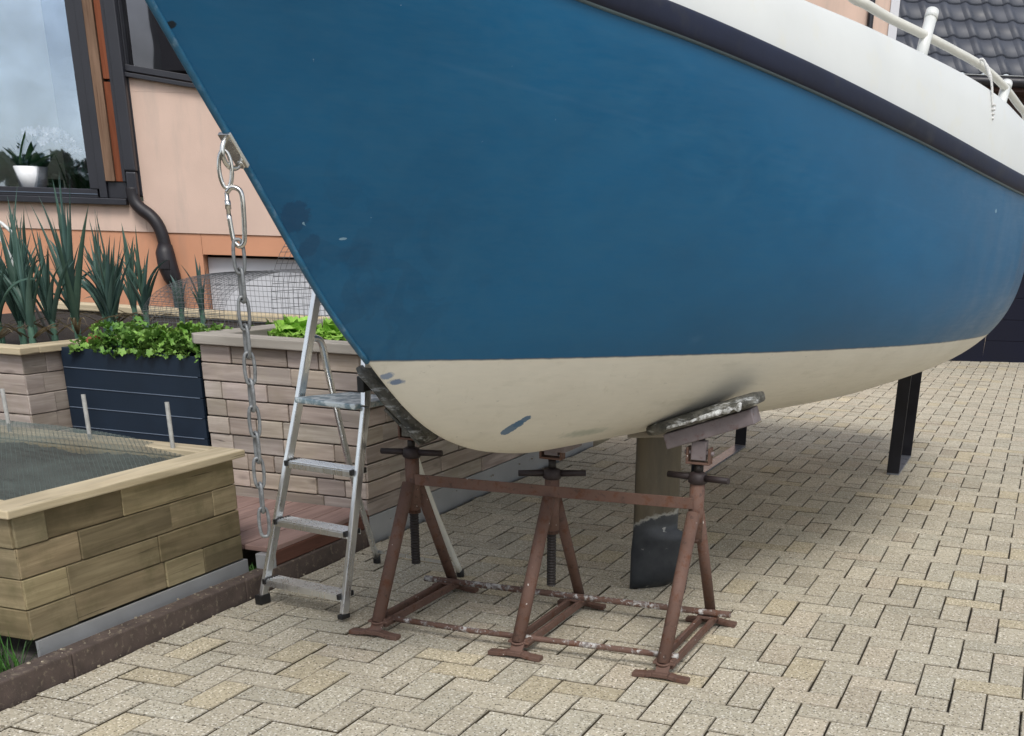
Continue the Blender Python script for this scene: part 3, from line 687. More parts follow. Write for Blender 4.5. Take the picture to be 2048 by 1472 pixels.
for i in range(5):
    q_ = c+WD*(.02+.045*i+rnd.uniform(-.02,.02))+WN*.06+Vector((0,0,.44-.022*i+rnd.uniform(-.03,.05)))
    for k_ in range(5):
        a_ = k_*1.257+i; v0 = q_; ax_ = (WD*math.cos(a_)+Vector((0,0,1))*math.sin(a_)); ay_ = (WD*-math.sin(a_)+Vector((0,0,1))*math.cos(a_))
        fl.add([v0, v0+ax_*.022+ay_*.014+WN*.008, v0+ax_*.038+WN*.004, v0+ax_*.022-ay_*.014+WN*.008], [(0,1,2,3)], (1,1,1))
fl.build('blossom', M['petal'], o_)
mb = MB()
for i in range(5):
    t = -4.75+.13*i; wbox(mb, t, t+.05, -.9, -.7, 1.3, 1.62+.05*(i % 3))
for i in range(160): blade(mb, wp(rnd.uniform(-4.15,-3.8), rnd.uniform(-.9,-.3), 1.55), rnd.uniform(.15, .5), rnd.uniform(0, 6.3), rnd.uniform(.1,.8), .02, (1,1,1), 5, 1.)
tag(mb.build('house_plant', M['darkgreen']), 'dark leafy house plant at the right side behind the window', 'plant')

# ------------------------------------------------------------------ outbuilding and neighbouring house on the right
GD = Vector((.9291, .3698, 0)); GN = Vector((GD.y, -GD.x, 0)); GO = Vector((-1.0, 16.6, 0))
def gp(t, off, z): return GO+GD*t+GN*off+Vector((0,0,z))
def gbox(mb, t0, t1, o0, o1, z0, z1, col=(1,1,1)):
    return mb.obox(gp((t0+t1)/2, (o0+o1)/2, (z0+z1)/2), (GD, GN, (0,0,1)), (abs(t1-t0)/2, abs(o1-o0)/2, abs(z1-z0)/2), col)
Gq = thing('garage_building', gp(2, 0, 0), 'outbuilding with navy front and dark tiled roof behind the boat', 'building')
mb = MB(); gbox(mb, -5, 7, -5, -.03, -.05, 3.05); mb.build('wall', M['brown'], Gq)
mb = MB()
for i in range(10): gbox(mb, -4.5, 2.6, -.03, .0, .0+.26*i, .257+.26*i)
mb.build('door', M['navydoor'], Gq, .004)
mb = MB(); gbox(mb, -5.2, 7.2, -.03, .32, 3.05, 3.13); mb.build('soffit', M['brown'], Gq)
mb = MB(); mb.tube([gp(-5.2, .38, 3.14), gp(7.2, .38, 3.14)], .055, 12); mb.build('gutter', M['rustless'], Gq)
mb = MB(); mb.tube([gp(-5.2, .40, 3.20), gp(7.2, .40, 3.20)], .008, 8); mb.build('gutter_rim', M['galv'], Gq)
M['tile'] = plain('slate_grey_roof_tile', (.045,.051,.068), .5, 0, .22, 2.2, .1)
mb = MB(); tw, tl, pit = .262, .35, R(38); nseg = 16
up = Vector((0,0,1))*math.sin(pit)-GN*math.cos(pit); nr = up.cross(GD)*-1
if nr.z < 0: nr = -nr
base = gp(-1.39, .36, 3.20)
for r_i in range(16):
    for c_i in range(int(8.6/tw)):
        kk = rnd.uniform(.8, 1.25); vs = []
        for e in range(3):
            dd = (0, 0, 1)[e]
            for s_i in range(nseg+1):
                u = s_i/nseg; wv = .026*(max(0, math.sin(2*math.pi*u*1.05))**1.2 if u < .5 else 0)-.006*math.sin(math.pi*max(0, (u-.5)/.5))
                P0 = base+GD*((c_i+u)*tw)+up*(r_i*tl+(tl+.05)*dd)+nr*(wv+(.030 if e == 1 else (0.0 if e == 0 else .0)))
                vs.append(P0)
        n1_ = nseg+1
        fs = [(n1_+i, n1_+i+1, 2*n1_+i+1, 2*n1_+i) for i in range(nseg)]+[(i, i+1, n1_+i+1, n1_+i) for i in range(nseg)]
        mb.add(vs, fs, (kk, kk, kk), None, True)
mb.build('roof', M['tile'], Gq)
mb = MB(); gbox(mb, -5.2, 7.2, -4.2, .3, 3.12, 3.14); mb.build('roof_deck', M['brown'], Gq)
Nh = thing('neighbouring_house', gp(-4, 1, 0), 'pink neighbouring house seen above the white bulwark at the right', 'house')
mb = MB(); gbox(mb, -9, -1.50, -4, .52, -.05, 6.5); mb.build('wall', M['pink'], Nh)
mb = MB(); gbox(mb, -1.499, -1.40, -4, .54, 0, 6.5); mb.build('corner_trim', M['garage'], Nh)
mb = MB()
for zz in (0,): mb.tube([gp(-1.72, .56, 0), gp(-1.72, .56, 6.5)], .035, 12)
mb.build('downpipe', M['rustless'], Nh)

# unseen house opposite and an added hedge, both sized for reflections in window and hull
X = thing('house', (2, -22, 0), 'plain house standing across the yard behind the camera', 'house')
mb = MB(); mb.box(-5.5, 12, -28, -20, 0, 5.2); mb.build('wall', M['brown'], X)
mb = MB(); mb.add([(-6,-19.6,5.1),(12.5,-19.6,5.1),(12.5,-28.4,5.1),(-6,-28.4,5.1),(-6,-24,8.6),(12.5,-24,8.6)], [(0,1,5,4),(2,3,4,5),(0,4,3),(1,2,5),(0,3,2,1)]); mb.build('roof', M['tile'], X)
for xx in (-4, -1, 3, 7): 
    mb = MB(); mb.box(xx, xx+1.2, -20.0, -19.96, 1.2, 2.6); mb.build('window', M['garage'], X)
mb = MB()
for _ in range(3000): leafpatch(mb, (rnd.uniform(-20, -6), -20+rnd.uniform(-.5, .5), rnd.uniform(0, 2.7)), (.3, .2), 1, .5, .1)
tag(mb.build('hedge', M['darkgreen']), 'dark unseen hedge added behind the camera for the window reflection', 'hedge', kind='stuff')

# ------------------------------------------------------------------ the boat
TH = R(5); BO = Vector((-1.62, 4.15, 0)); BA = Vector((math.sin(TH), math.cos(TH), 0)); BB = Vector((math.cos(TH), -math.sin(TH), 0))
KS = [(-2.12,2.12),(-2.0,2.0),(-1.885,1.871),(-1.776,1.743),(-1.63,1.574),(-1.44,1.345),(-1.329,1.229),(-1.216,1.128),(-1.138,1.059),(-1.044,.985),(-.942,.92),(-.802,.856),(-.65,.809),(-.485,.775),(-.3,.75),(0,.742),(.5,.735),(1.2,.72),(2,.71),(3,.735),(4,.83),(4.9,1.02)]
ZR = [(a_, b_+.006) for a_, b_ in ((-2.12,2.13),(-1.6,2.06),(-.99,1.975),(-.65,1.937),(-.18,1.877),(.48,1.79),(1.32,1.69),(1.79,1.65),(3,1.60),(4.9,1.60))]
WLW = [(-1.216,0.0),(-1.083,.095),(-.888,.225),(-.665,.358),(-.40,.50),(-.105,.646),(.228,.80),(.64,.955),(.98,1.06),(1.35,1.14),(2,1.195),(3,1.09),(4,.88),(4.9,.55)]
WRT = [(1.9,1.316),(2.4,1.29),(3.0,1.215),(3.6,1.13),(4.3,1.0),(4.9,.83)]
E1 = [(-2.2,1.0),(-1.2,1.08),(-.6,1.45),(0,1.6),(1,1.6),(5,1.7)]
BT = [(-2.12,2.31),(-1.0,2.185),(-.09,2.107),(.2,2.088),(.57,2.06),(1.14,2.018),(1.48,1.983),(1.79,1.938),(3,1.86),(4.9,1.84)]
def wr(s): return 1.4*(1-((3.2-s)/5.32)**2) if s < 1.9 else itp(WRT, s)
def zwl(s): return 1.13-.02*(s+1.216)
def sect(s):
    zk, zr, W_, e1 = itp(KS, s), itp(ZR, s), wr(s), itp(E1, s)
    if s < -1.1: e2 = 1.15+(1.38-1.15)*max(0, (s+1.7)/.6) if s > -1.7 else 1.15
    else: e2 = math.log(1-(itp(WLW, s)/W_)**e1)/math.log(1-(zwl(s)-zk)/(zr-zk))
    return zk, zr, W_, e1, e2
def bp(s, w_, z): return BO+BA*s+BB*w_+Vector((0,0,z))
boat = thing('sailing_boat', BO, 'blue and cream sailing boat propped up on a rusty stand in the yard', 'boat')
def hull_mat():
    m = NT('hull_paint'); o = m.coord()
    rot = m.mapv(o, rot=(0, 0, TH)); S = m.sep(rot)     # S[1] runs aft, S[0] to port, S[2] up
    edge = m.math('ADD', S[2], m.math('MULTIPLY', S[1], .02)); edge = m.math('SUBTRACT', edge, 1.1057)
    edge = m.math('ADD', edge, m.math('MULTIPLY', m.math('SUBTRACT', m.noise(o, 26, 3), .5), .004))
    # topside: worn blue gelcoat with rubbed cloudy areas
    n1 = m.noise(m.mapv(rot, (1.2, .9, 1.6)), 1.6, 5, .6); n2 = m.noise(m.mapv(rot, (2, 2, 5)), 1.9, 6, .65, 1.2)
    blue = m.mix(m.rng(n1, .3, .7), (.0020,.077,.174), (.0040,.098,.218))
    blue = m.mix(m.rng(n2, .44, .70, 0, .34), blue, (.018,.112,.215))
    bowf = m.rng(S[1], -1.75, -.85, 1, 0)
    sc = m.math('MULTIPLY', m.rng(m.noise(m.mapv(rot, (4, 4, 2.2), (2, 1, 0)), 2.3, 6, .7, 1.5), .42, .60), m.math('MULTIPLY', bowf, m.rng(S[2], 1.1, 1.55, 1, 0)))
    blue = m.mix(m.math('MULTIPLY', sc, .42), blue, (.065,.165,.255))
    dk = m.math('MULTIPLY', m.rng(m.noise(m.mapv(rot, (3, 3, 3), (7, 3, 1)), 2.6, 3, .5, .8), .53, .57), m.math('MULTIPLY', bowf, m.rng(S[2], 1.3, 1.7, 1, 0)))
    blue = m.mix(m.math('MULTIPLY', dk, .55), blue, (.003,.050,.118))
    aft = m.rng(S[1], .9, 2.6)  # greyer towards the stern, reflected gloss mixed into the blue
    blue = m.mix(m.math('MULTIPLY', aft, m.rng(m.noise(m.mapv(rot, (3, 5, 1.1)), 2.1, 6, .7), .38, .7, .1, .75)), blue, (.10,.165,.25))
    # faint ghost of an old stripe and scratches
    gz = m.math('SUBTRACT', S[2], m.math('ADD', 1.645, m.math('MULTIPLY', S[1], -.13)))
    gl = m.rng(m.math('ABSOLUTE', gz), .0, .008, .16, 0); blue = m.mix(m.math('MULTIPLY', gl, m.rng(n1, .4, .6)), blue, (.06,.15,.27))
    scr = m.rng(m.noise(m.mapv(rot, (14, 60, 60), (0, 0, 0), (.5, .3, 0)), 1., 3, .6), .752, .77)
    blue = m.mix(m.math('MULTIPLY', scr, m.math('MULTIPLY', bowf, .9)), blue, (.45,.52,.58))
    grn = m.rng(m.math('ADD', S[2], m.math('MULTIPLY', S[1], .11)), 1.80, 1.92, 0, 0.0)
    cream = m.mix(m.rng(m.noise(o, 2.4, 5, .6), .3, .7), (.62,.585,.50), (.69,.66,.575))
    cream = m.mix(m.rng(m.noise(m.mapv(rot, (2, 2, 9)), 2.2, 5, .7), .55, .8, 0, .4), cream, (.38,.36,.28))
    cream = m.mix(m.rng(m.noise(m.mapv(rot, (7, 7, .8)), 2.4, 6, .7), .60, .74, 0, .35), cream, (.40,.37,.28))
    cream = m.mix(m.rng(m.noise(m.mapv(rot, (40, 22, 60)), 1., 4, .7), .66, .72, 0, .5), cream, (.33,.33,.29))
    def blob(c, ax, soft, col, al, base):
        d = m.n('ShaderNodeVectorMath', operation='SUBTRACT'); m.l(rot, d.inputs[0]); d.inputs[1].default_value = c
        wv = m.n('ShaderNodeVectorMath', operation='MULTIPLY'); m.l(d.outputs[0], wv.inputs[0]); wv.inputs[1].default_value = (1/ax[0], 1/ax[1], 1/ax[2])
        ln = m.n('ShaderNodeVectorMath', operation='LENGTH'); m.l(wv.outputs[0], ln.inputs[0])
        q_ = m.math('ADD', ln.outputs['Value'], m.math('MULTIPLY', m.math('SUBTRACT', m.noise(o, 34, 6, .75), .5), 1.7))
        return m.mix(m.rng(q_, 1-soft, 1, al, 0), base, col)
    def L3(x, y, z): return (x, y, z)
    bl = (.045,.12,.22)
    def caps(p_, q_, rad, col, base):
        p_, q_ = Vector(p_), Vector(q_); d_ = q_-p_
        sb = m.n('ShaderNodeVectorMath', operation='SUBTRACT'); m.l(rot, sb.inputs[0]); sb.inputs[1].default_value = p_
        dt = m.n('ShaderNodeVectorMath', operation='DOT_PRODUCT'); m.l(sb.outputs[0], dt.inputs[0]); dt.inputs[1].default_value = d_/d_.length_squared
        t_ = m.rng(dt.outputs['Value'], 0, 1)
        pr = m.n('ShaderNodeVectorMath', operation='SCALE'); pr.inputs[0].default_value = d_; m.l(t_, pr.inputs['Scale'])
        s2 = m.n('ShaderNodeVectorMath', operation='SUBTRACT'); m.l(sb.outputs[0], s2.inputs[0]); m.l(pr.outputs[0], s2.inputs[1])
        ln = m.n('ShaderNodeVectorMath', operation='LENGTH'); m.l(s2.outputs[0], ln.inputs[0])
        q2 = m.math('ADD', ln.outputs['Value'], m.math('MULTIPLY', m.math('SUBTRACT', m.noise(o, 80, 4, .7), .5), rad*1.1))
        return m.mix(m.rng(q2, rad*.92, rad, .92, 0), base, col)
    cream = caps((.128, -.672, .882), (.168, -.662, .903), .021, bl, cream)
    cream = caps((.165, -.664, .905), (.198, -.655, .922), .015, bl, cream)
    cream = blob(L3(.03, -1.12, 1.067), (.03, .03, .010), .3, (.10,.16,.28), .9, cream)
    cream = blob(L3(.015, -1.15, 1.085), (.03, .018, .012), .3, (.12,.19,.32), .8, cream)
    cream = blob(L3(.25, -.33, .842), (.12, .13, .02), .6, (.33,.37,.31), .7, cream)
    blue = blob(L3(.0, -1.84, 1.835), (.03, .009, .008), .2, (.003,.006,.01), .95, blue)
    blue = blob((.03, -1.52, 1.483), (.06, .035, .038), .12, (.0045,.042,.105), .6, blue)
    blue = blob((.02, -1.47, 1.42), (.06, .022, .03), .2, (.0035,.045,.11), .5, blue)
    blue = blob((.09, -1.36, 1.40), (.07, .05, .045), .5, (.003,.050,.12), .42, blue)
    blue = blob((.08, -1.29, 1.30), (.08, .06, .05), .6, (.003,.052,.125), .4, blue)
    blue = blob((.60, -.27, 1.16), (.05, .03, .02), .9, (.03,.12,.23), .5, blue)
    for p_, q_, rd_ in (((.075, -1.43, 1.432), (.09, -1.385, 1.444), .0035), ((.10, -1.37, 1.447), (.103, -1.362, 1.449), .004), ((.045, -1.325, 1.268), (.055, -1.31, 1.252), .006), ((.04, -1.50, 1.47), (.045, -1.488, 1.455), .005), ((.045, -1.495, 1.44), (.052, -1.485, 1.432), .0055), ((.09, -1.33, 1.355), (.12, -1.29, 1.345), .004), ((1.235, 1.42, 1.585), (1.236, 1.425, 1.584), .011)):
        blue = caps(p_, q_, rd_, (.20,.33,.43), blue)
    fade = m.rng(edge, -.002, .002)
    col = m.mix(fade, cream, blue)
    col = m.mix(m.rng(m.math('ABSOLUTE', edge), .0, .004, .7, 0), col, (.03,.045,.07))
    br_ = m.noise(m.mapv(rot, (30, 3, 90)), 1., 4, .6)
    col = m.mix(m.rng(br_, .35, .65, 0, .05), col, (.12,.17,.2))
    m.bump(m.math('ADD', m.noise(o, 6, 3, .5), m.math('MULTIPLY', br_, .10)), .03, .02)
    ro = m.math('ADD', m.rng(n2, .3, .7, .36, .5), m.rng(br_, .3, .7, -.04, .04))
    return m.fin(col, ro, 0, .33)
M['hull'] = hull_mat()
SS = [-2.115+.4*(i/26) for i in range(26)]+[-1.715+6.615*(i/110) for i in range(111)]
NR = 46; vs, fs = [], []
for s in SS:
    zk, zr, W_, e1, e2 = sect(s); row = []
    for i in range(NR+1):
        x = i/NR; t = math.pi/2*(1-(1-x)**1.9)
        wv = W_*max(0, math.sin(t))**(2/e1); z = zk+(zr-zk)*(1-max(0, math.cos(t))**(2/e2)) if i < NR else zr
        if i == NR: wv = W_
        row.append((wv, z))
    full = [bp(s, -a_, z) for a_, z in reversed(row)]+[bp(s, a_, z) for a_, z in row[1:]]
    vs += full
nr_ = 2*NR+1
for i in range(len(SS)-1):
    for j in range(nr_-1): fs.append((i*nr_+j, i*nr_+j+1, (i+1)*nr_+j+1, (i+1)*nr_+j))
fs.append(tuple((len(SS)-1)*nr_+j for j in range(nr_)))
mb = MB(); mb.add(vs, fs, (1,1,1), None, True); hull = mb.build('hull', M['hull'], boat)
M['stem'] = plain('stem_highlight_paint', (.012,.10,.19), .4, 0, .3, 12, dirt=(.10,.18,.25))
mb = MB(); sp_ = [bp(a_, 0, b_) for a_, b_ in KS if b_ > 1.12 and a_ < -1.2]; sp_ = [p-BA*.002 for p in smoothp(sp_, 4)]
mb.tube(sp_, .0085, 12); mb.build('stem_highlight', M['stem'], boat)  # rounded nose tube, its paler colour paints the highlight along the stem
# deck
vs, fs = [], []
for s in SS: vs += [bp(s, -wr(s)+.02, itp(ZR, s)+.04), bp(s, 0, itp(ZR, s)+.07), bp(s, wr(s)-.02, itp(ZR, s)+.04)]
for i in range(len(SS)-1): fs += [(i*3, i*3+1, i*3+4, i*3+3), (i*3+1, i*3+2, i*3+5, i*3+4)]
mb = MB(); mb.add(vs, fs); mb.build('deck', M['white'], boat)
def ribbon(name, mat, prof, s0, s1, n=130, bev=0):
    for sg in (1, -1):
        vs, fs = [], []; k_ = len(prof(0))
        for i in range(n+1):
            s = s0+(s1-s0)*i/n
            for (w_, z) in prof(s): vs.append(bp(s, sg*w_, z))
        for i in range(n):
            for j in range(k_):
                j2 = (j+1) % k_; f = (i*k_+j, i*k_+j2, (i+1)*k_+j2, (i+1)*k_+j); fs.append(f if sg == -1 else f[::-1])
        fs += [tuple(range(k_)), tuple(n*k_+j for j in range(k_))]
        mb = MB(); mb.add(vs, fs, (1,1,1), None, True); mb.build(name, mat, boat)
def rubp(s):
    W_, z = wr(s), itp(ZR, s); out = []
    for k_ in range(14):
        a_ = math.pi*(k_/13)-math.pi/2; out.append((W_-.004+.027*max(0, math.cos(a_))**.5, z+.032+.0345*math.copysign(abs(math.sin(a_))**.8, math.sin(a_))))
    return out
ribbon('rubbing_strake', M['rub'], rubp, -2.10, 4.9)
def rubline(s):
    W_, z = wr(s), itp(ZR, s); return [(W_-.006, z-.005), (W_+.004, z-.005), (W_+.012, z-.002), (W_+.012, z+.002), (W_-.006, z+.002)]
M['lip'] = plain('strake_lip', (.09,.13,.15), .5, 0, .4, 3)
ribbon('strake_lip', M['lip'], rubline, -2.10, 4.9)
def bul(s):
    W_, z, zt = wr(s), itp(ZR, s)+.064, itp(BT, s); m_ = z+(zt-z)*.6
    return [(W_-.006, z-.02), (W_-.006, z+.002), (W_-.018, m_), (W_-.040, zt-.012), (W_-.046, zt-.002), (W_-.055, zt), (W_-.085, zt-.003), (W_-.092, zt-.015), (W_-.08, z-.02)]
ribbon('bulwark', M['white'], bul, -2.08, 4.88)
# handrail with short posts
rail = [(-2.0,.03,2.62),(-1.6,.2,2.60),(-1.0,.42,2.53),(-.4,.64,2.42),(-.1,.745,2.31),(.08,.80,2.23),(.25,.86,2.168),(.35,.89,2.157),(.52,.93,2.142),(.77,1.0,2.124),(1.03,1.06,2.108),(1.33,1.12,2.089),(1.63,1.17,2.052),(1.89,1.205,2.006),(2.24,1.20,1.99),(3.0,1.10,1.98),(4.0,.93,1.98),(4.8,.75,1.98)]
for sg in (1, -1):
    mb = MB(); mb.tube([bp(s, sg*w_, z) for s, w_, z in smoothp(rail, 5)], .0145, 14); mb.build('handrail', M['tube'], boat)
    for s, hh in ((-1.2, .40), (.785, .185), (1.64, .135), (2.6, .2), (3.8, .2), (4.7, .2)):
        z0 = itp(BT, s)-.03; x_ = wr(s)-.115; 
        if s < 0: x_ = .36*1.0
        mb = MB(); c0, c1 = bp(s-.06, sg*(x_+.005), z0), bp(s+.05, sg*(x_+.01), z0+hh)
        mb.tube([c0, c1], .021, 20); mb.tube([c0-Vector((0,0,.002)), c0+Vector((0,0,.012))], .032, 20); mb.tube([c1-(c1-c0)*.12, c1+(c1-c0)*.02], .023, 20); mb.build('rail_post', M['white'], boat)
# rudder / lifting keel plate
def board_mat():
    m = NT('keel_paint'); o = m.coord(); S = m.sep(o)
    br = m.mix(m.rng(m.noise(m.mapv(o, (8, 8, 1.2)), 1.6, 5, .65), .3, .7), (.045,.035,.020), (.11,.088,.055))
    br = m.mix(m.rng(m.noise(m.mapv(o, (6, 6, 3)), 3, 5, .7), .58, .75, 0, .7), br, (.12,.11,.085))
    nv = m.mix(m.rng(m.noise(o, 7, 5, .6), .35, .7), (.010,.014,.020), (.045,.05,.055))
    e = m.math('ADD', S[2], m.math('MULTIPLY', S[0], -.45)); e = m.math('ADD', e, m.math('MULTIPLY', m.math('SUBTRACT', m.noise(o, 14, 4, .7), .5), .09))
    col = m.mix(m.rng(e, .25, .262), nv, br)
    col = m.mix(m.rng(m.math('ABSOLUTE', m.math('SUBTRACT', e, .256)), .0, .012, .6, 0), col, (.42,.42,.38))
    col = m.mix(m.rng(m.noise(o, 20, 5, .7), .66, .70, 0, .7), col, (.40,.40,.37))
    return m.fin(col, .5)
M['board'] = board_mat()
def foil(z):  # chord along x, leading edge left
    le = -1.557-.007*max(0, min(1, (.26-z)/.08)); te = -1.383+ (.045 if z < .27 else 0)*max(0, min(1, (.30-z)/.05)) - .10*max(0, 1-z/.085)**1.9
    return le, te
mb = MB(); vs, fs = [], []; zs = [.0, .012, .03, .05, .08, .12, .17, .22, .25, .27, .30, .4, .55, .70, .80]; nf = 20
for z in zs:
    le, te = foil(z); sh = 1. if z > .03 else .4+.6*z/.03
    for k_ in range(nf):
        a_ = 2*math.pi*k_/nf; cx = (1-math.cos(a_))/2; th = .024*sh*math.sin(a_)*(.9-.35*cx)*2
        vs.append((le+(te-le)*cx, 4.86+.10*(cx-.2)*1.0+th, z))
for i in range(len(zs)-1):
    for k_ in range(nf): k2 = (k_+1) % nf; fs.append((i*nf+k_, i*nf+k2, (i+1)*nf+k2, (i+1)*nf+k_))
fs += [tuple(reversed(range(nf))), tuple((len(zs)-1)*nf+k_ for k_ in range(nf))]
mb.add([(x-0, y, z) for x, y, z in vs], fs, (1,1,1), None, True)
bo = mb.build('keel_plate', M['board'], boat)
# bow eye
E0 = bp(-1.668, 0, 1.625); td = (BA*(.30)+Vector((0,0,-.345))).normalized(); fw = (-BA*.345+Vector((0,0,-.30))).normalized()
mb = MB(); mb.obox(E0+fw*.013, (td, BB, fw), (.042, .0165, .005)); mb.tube([E0+fw*.012-td*.03, E0+fw*.016-td*.03], .010, 10); mb.tube([E0+fw*.012+td*.034, E0+fw*.02+td*.034], .010, 10)
mb.build('bow_plate', M['chrome'], boat, .003)
mb = MB(); ub = [E0-td*.030+fw*.0, E0-td*.030+fw*.03, E0-td*.018+fw*.048, E0+fw*.054, E0+td*.018+fw*.048, E0+td*.030+fw*.03, E0+td*.030]
mb.tube(smoothp(ub, 5), .0055, 10); mb.build('bow_eye', M['chrome'], boat)
# hanging rope end
mb = MB(); rs = 1.27; ww = wr(rs)
mb.tube(smoothp([bp(rs, ww-.115, 2.085), bp(rs, ww-.085, 2.105), bp(rs+.003, ww-.055, 2.06), bp(rs+.004, ww-.035, 2.01), bp(rs+.006, ww-.018, 1.90)], 5), [.0045]*8+[.0075]*5+[.0045]*8, 8)
for i in range(4): mb.tube([bp(rs+.006, ww-.020, 1.955-.015*i), bp(rs+.006, ww-.020, 1.947-.015*i)], .0088, 10)
tag(mb.build('rope_end', M['rope']), 'short knotted white rope hanging from the handrail', 'rope')

# shackle ring, snap hook and chain
EY = E0+fw*.046
def ringpts(c, ax1, ax2, r1, r2, n=28, pw=1.):
    c, ax1, ax2 = Vector(c), Vector(ax1).normalized(), Vector(ax2).normalized()
    return [c+ax1*r1*math.copysign(abs(math.cos(a_))**pw, math.cos(a_))+ax2*r2*math.sin(a_) for a_ in [2*math.pi*k_/n for k_ in range(n)]]
camr = Vector((cw, sw, 0)); camf = Vector((-sw, cw, 0))       # across and along the sight line
ring_ax = (camr*.97+camf*.25).normalized()
rc = EY+Vector((0,0,-.018))-camr*.006
mb = MB(); mb.tube(ringpts(rc, ring_ax, Vector((.02,.0,1)), .0135, .038), .0048, 10, closed=True); 
tag(mb.build('shackle_ring', M['chrome'], org=rc), 'shiny oval steel ring through the bow eye', 'ring')
hk = rc+Vector((0,0,-.041-.052))+camr*.012
prof = [(-.014,.046),(-.004,.056),(.010,.055),(.019,.044),(.020,.01),(.017,-.045),(.012,-.060),(.003,-.064),(-.005,-.058),(-.010,-.045),(-.014,.0)]
P_ = [hk+camr*x+Vector((0,0,z)) for x, z in smoothp([(a_, b_, 0) for a_, b_ in prof+[prof[0]]], 4) for z in ()] if False else []
q_ = smoothp([(a_, b_, 0) for a_, b_ in prof], 4); loop = [hk+camr*v.x+Vector((0,0,v.y)) for v in q_]
mb = MB(); mb.tube(loop, .0056, 10); mb.tube([hk+camr*(-.014)+Vector((0,0,.0)), hk+camr*(-.0145)+Vector((0,0,.046))], .0048, 10); mb.tube([hk+camr*(-.014)+Vector((0,0,.012)), hk+camr*(-.0142)+Vector((0,0,.03))], .0066, 10)
tag(mb.build('snap_hook', M['chrome'], org=hk), 'shiny snap hook between the ring and the chain', 'hook')
mb = MB(); top = hk+Vector((0,0,-.060)); zc = top.z-.026; i = 0; half = .0360
while zc > .735:
    if i % 2 == 0: ax = (camr*.93+camf*.35)
    else: ax = (camr*.62-camf*.8) if i < 8 else (camr*.45-camf*.9)
    ax.normalize(); mb.tube(ringpts((top.x+.0008*math.sin(i*2.1), top.y, zc), ax, (0,0,1), .0118, half, 30, .55), .0043, 9, closed=True); zc -= 2*(half-.0053); i += 1
tag(mb.build('steel_chain', M['galv'], org=top), 'long galvanised link chain hanging straight down from the bow', 'chain')

# ------------------------------------------------------------------ boat stand: three linked A-frames
C_ = thing('boat_stand', (-1.67, 4.15, 0), 'red oxide steel boat stand of three linked A-frames under the hull', 'boat stand')
YF, YB, TOPZ = 3.83, 4.47, .535
def stand(p, ztop, zbot, hz, han, tilt, splay):
    # legs
    mb = MB(); mb.tube(ringpts((p-.004, YF+.004, .052), (1,0,0), (0,1,.2), .026, .026, 20), .0045, 8, closed=True); mb.tube([(p-.005, YF, .045), (p, 4.115, TOPZ)], .0245, 18); mb.build('leg', M['primer'], C_)
    mb = MB(); mb.tube([(p+.005, YB, .045), (p, 4.185, TOPZ)], .0215, 18); mb.build('leg', M['primer'], C_)
    for y_, s2 in ((YF-.035, 1), (YB+.03, -1)):
        mb = MB(); pts = [(p-.105, y_, .009), (p-.055, y_, .012), (p-.03, y_, .018), (p+.03, y_, .018), (p+.055, y_, .012), (p+.105, y_, .009)]
        for i in range(5): mb.bar(pts[i], pts[i+1], .040, .017)
        mb.bar((p, y_, .02), (p, y_+s2*.05, .06), .05, .01); mb.build('foot', M['primer'], C_, .003)
        mb = MB(); mb.obox((p, y_+s2*.06, .050), ((1,0,0),(0,1,0),(0,0,1)), (.042, .035, .0045)); mb.build('gusset', M['primer'], C_, .002)
    for o1 in (-.026, .026):
        mb = MB(); mb.bar((p+o1, YF, .045), (p+o1, YB, .040), .014, .030); mb.build('base_rail', M['primer'], C_, .002)
    mb = MB(); mb.tube([(p, 4.15, zbot), (p, 4.15, ztop)], .028, 20); mb.tube([(p, 4.15, zbot-.001), (p, 4.15, zbot+.012)], .028, 20)
    col = mb.build('column', M['primer'], C_)
    d = Vector((tilt, 0, -1)).normalized(); a_ = Vector((p, 4.15, ztop)); e_ = a_+d*(ztop-hz)
    pts, rr = [], []
    n = int((ztop-hz)/.0055)
    for i in range(n): pts.append(a_.lerp(e_, i/n)); rr.append(.0190 if i % 2 else .0165)
    mb = MB(); mb.tube(pts, rr, 14, smooth=False); mb.build('screw', M['screw'], col)
    mb = MB(); mb.tube([(p, 4.15, ztop-.002), (p, 4.15, ztop+.004), (p, 4.15, ztop+.034), (p, 4.15, ztop+.04)], [.028, .036, .032, .02], 18)
    hd = Vector((math.cos(han), math.sin(han), 0))
    for sg in (1, -1):
        q0 = Vector((p, 4.15, ztop+.02))+hd*sg*.02; q1 = Vector((p, 4.15, ztop+.02+sg*.004))+hd*sg*.128; mb.tube([q0, q1], [.013, .0115], 10)
    mb.build('nut_handle', M['handle'], col)
    mb = MB(); mb.tube([(p, 4.15, ztop+.03), (p, 4.15, ztop+.075)], .015, 12); mb.build('spindle', M['screw'], col)
stand(-2.262, .632, .415, .200, .10, .0, 0)
stand(-1.666, .604, .395, .182, .32, .0, 0)
stand(-1.095, .640, .425, .215, -.28, -.10, 0)
mb = MB(); mb.bar((-2.235, 4.118, .553), (-1.10, 4.118, .570), .006, .042); mb.build('top_bar', M['primer'], C_, .002)
mb = MB(); mb.tube([(-2.315, 3.885, .052), (-1.9, 3.885, .048), (-1.06, 3.885, .062)], .0115, 12); mb.build('link_pipe', M['flake'], C_)
mb = MB(); mb.tube([(-2.37, 4.425, .058), (-1.7, 4.425, .064), (-1.0, 4.425, .072)], .0135, 12); mb.build('link_pipe', M['flake'], C_)
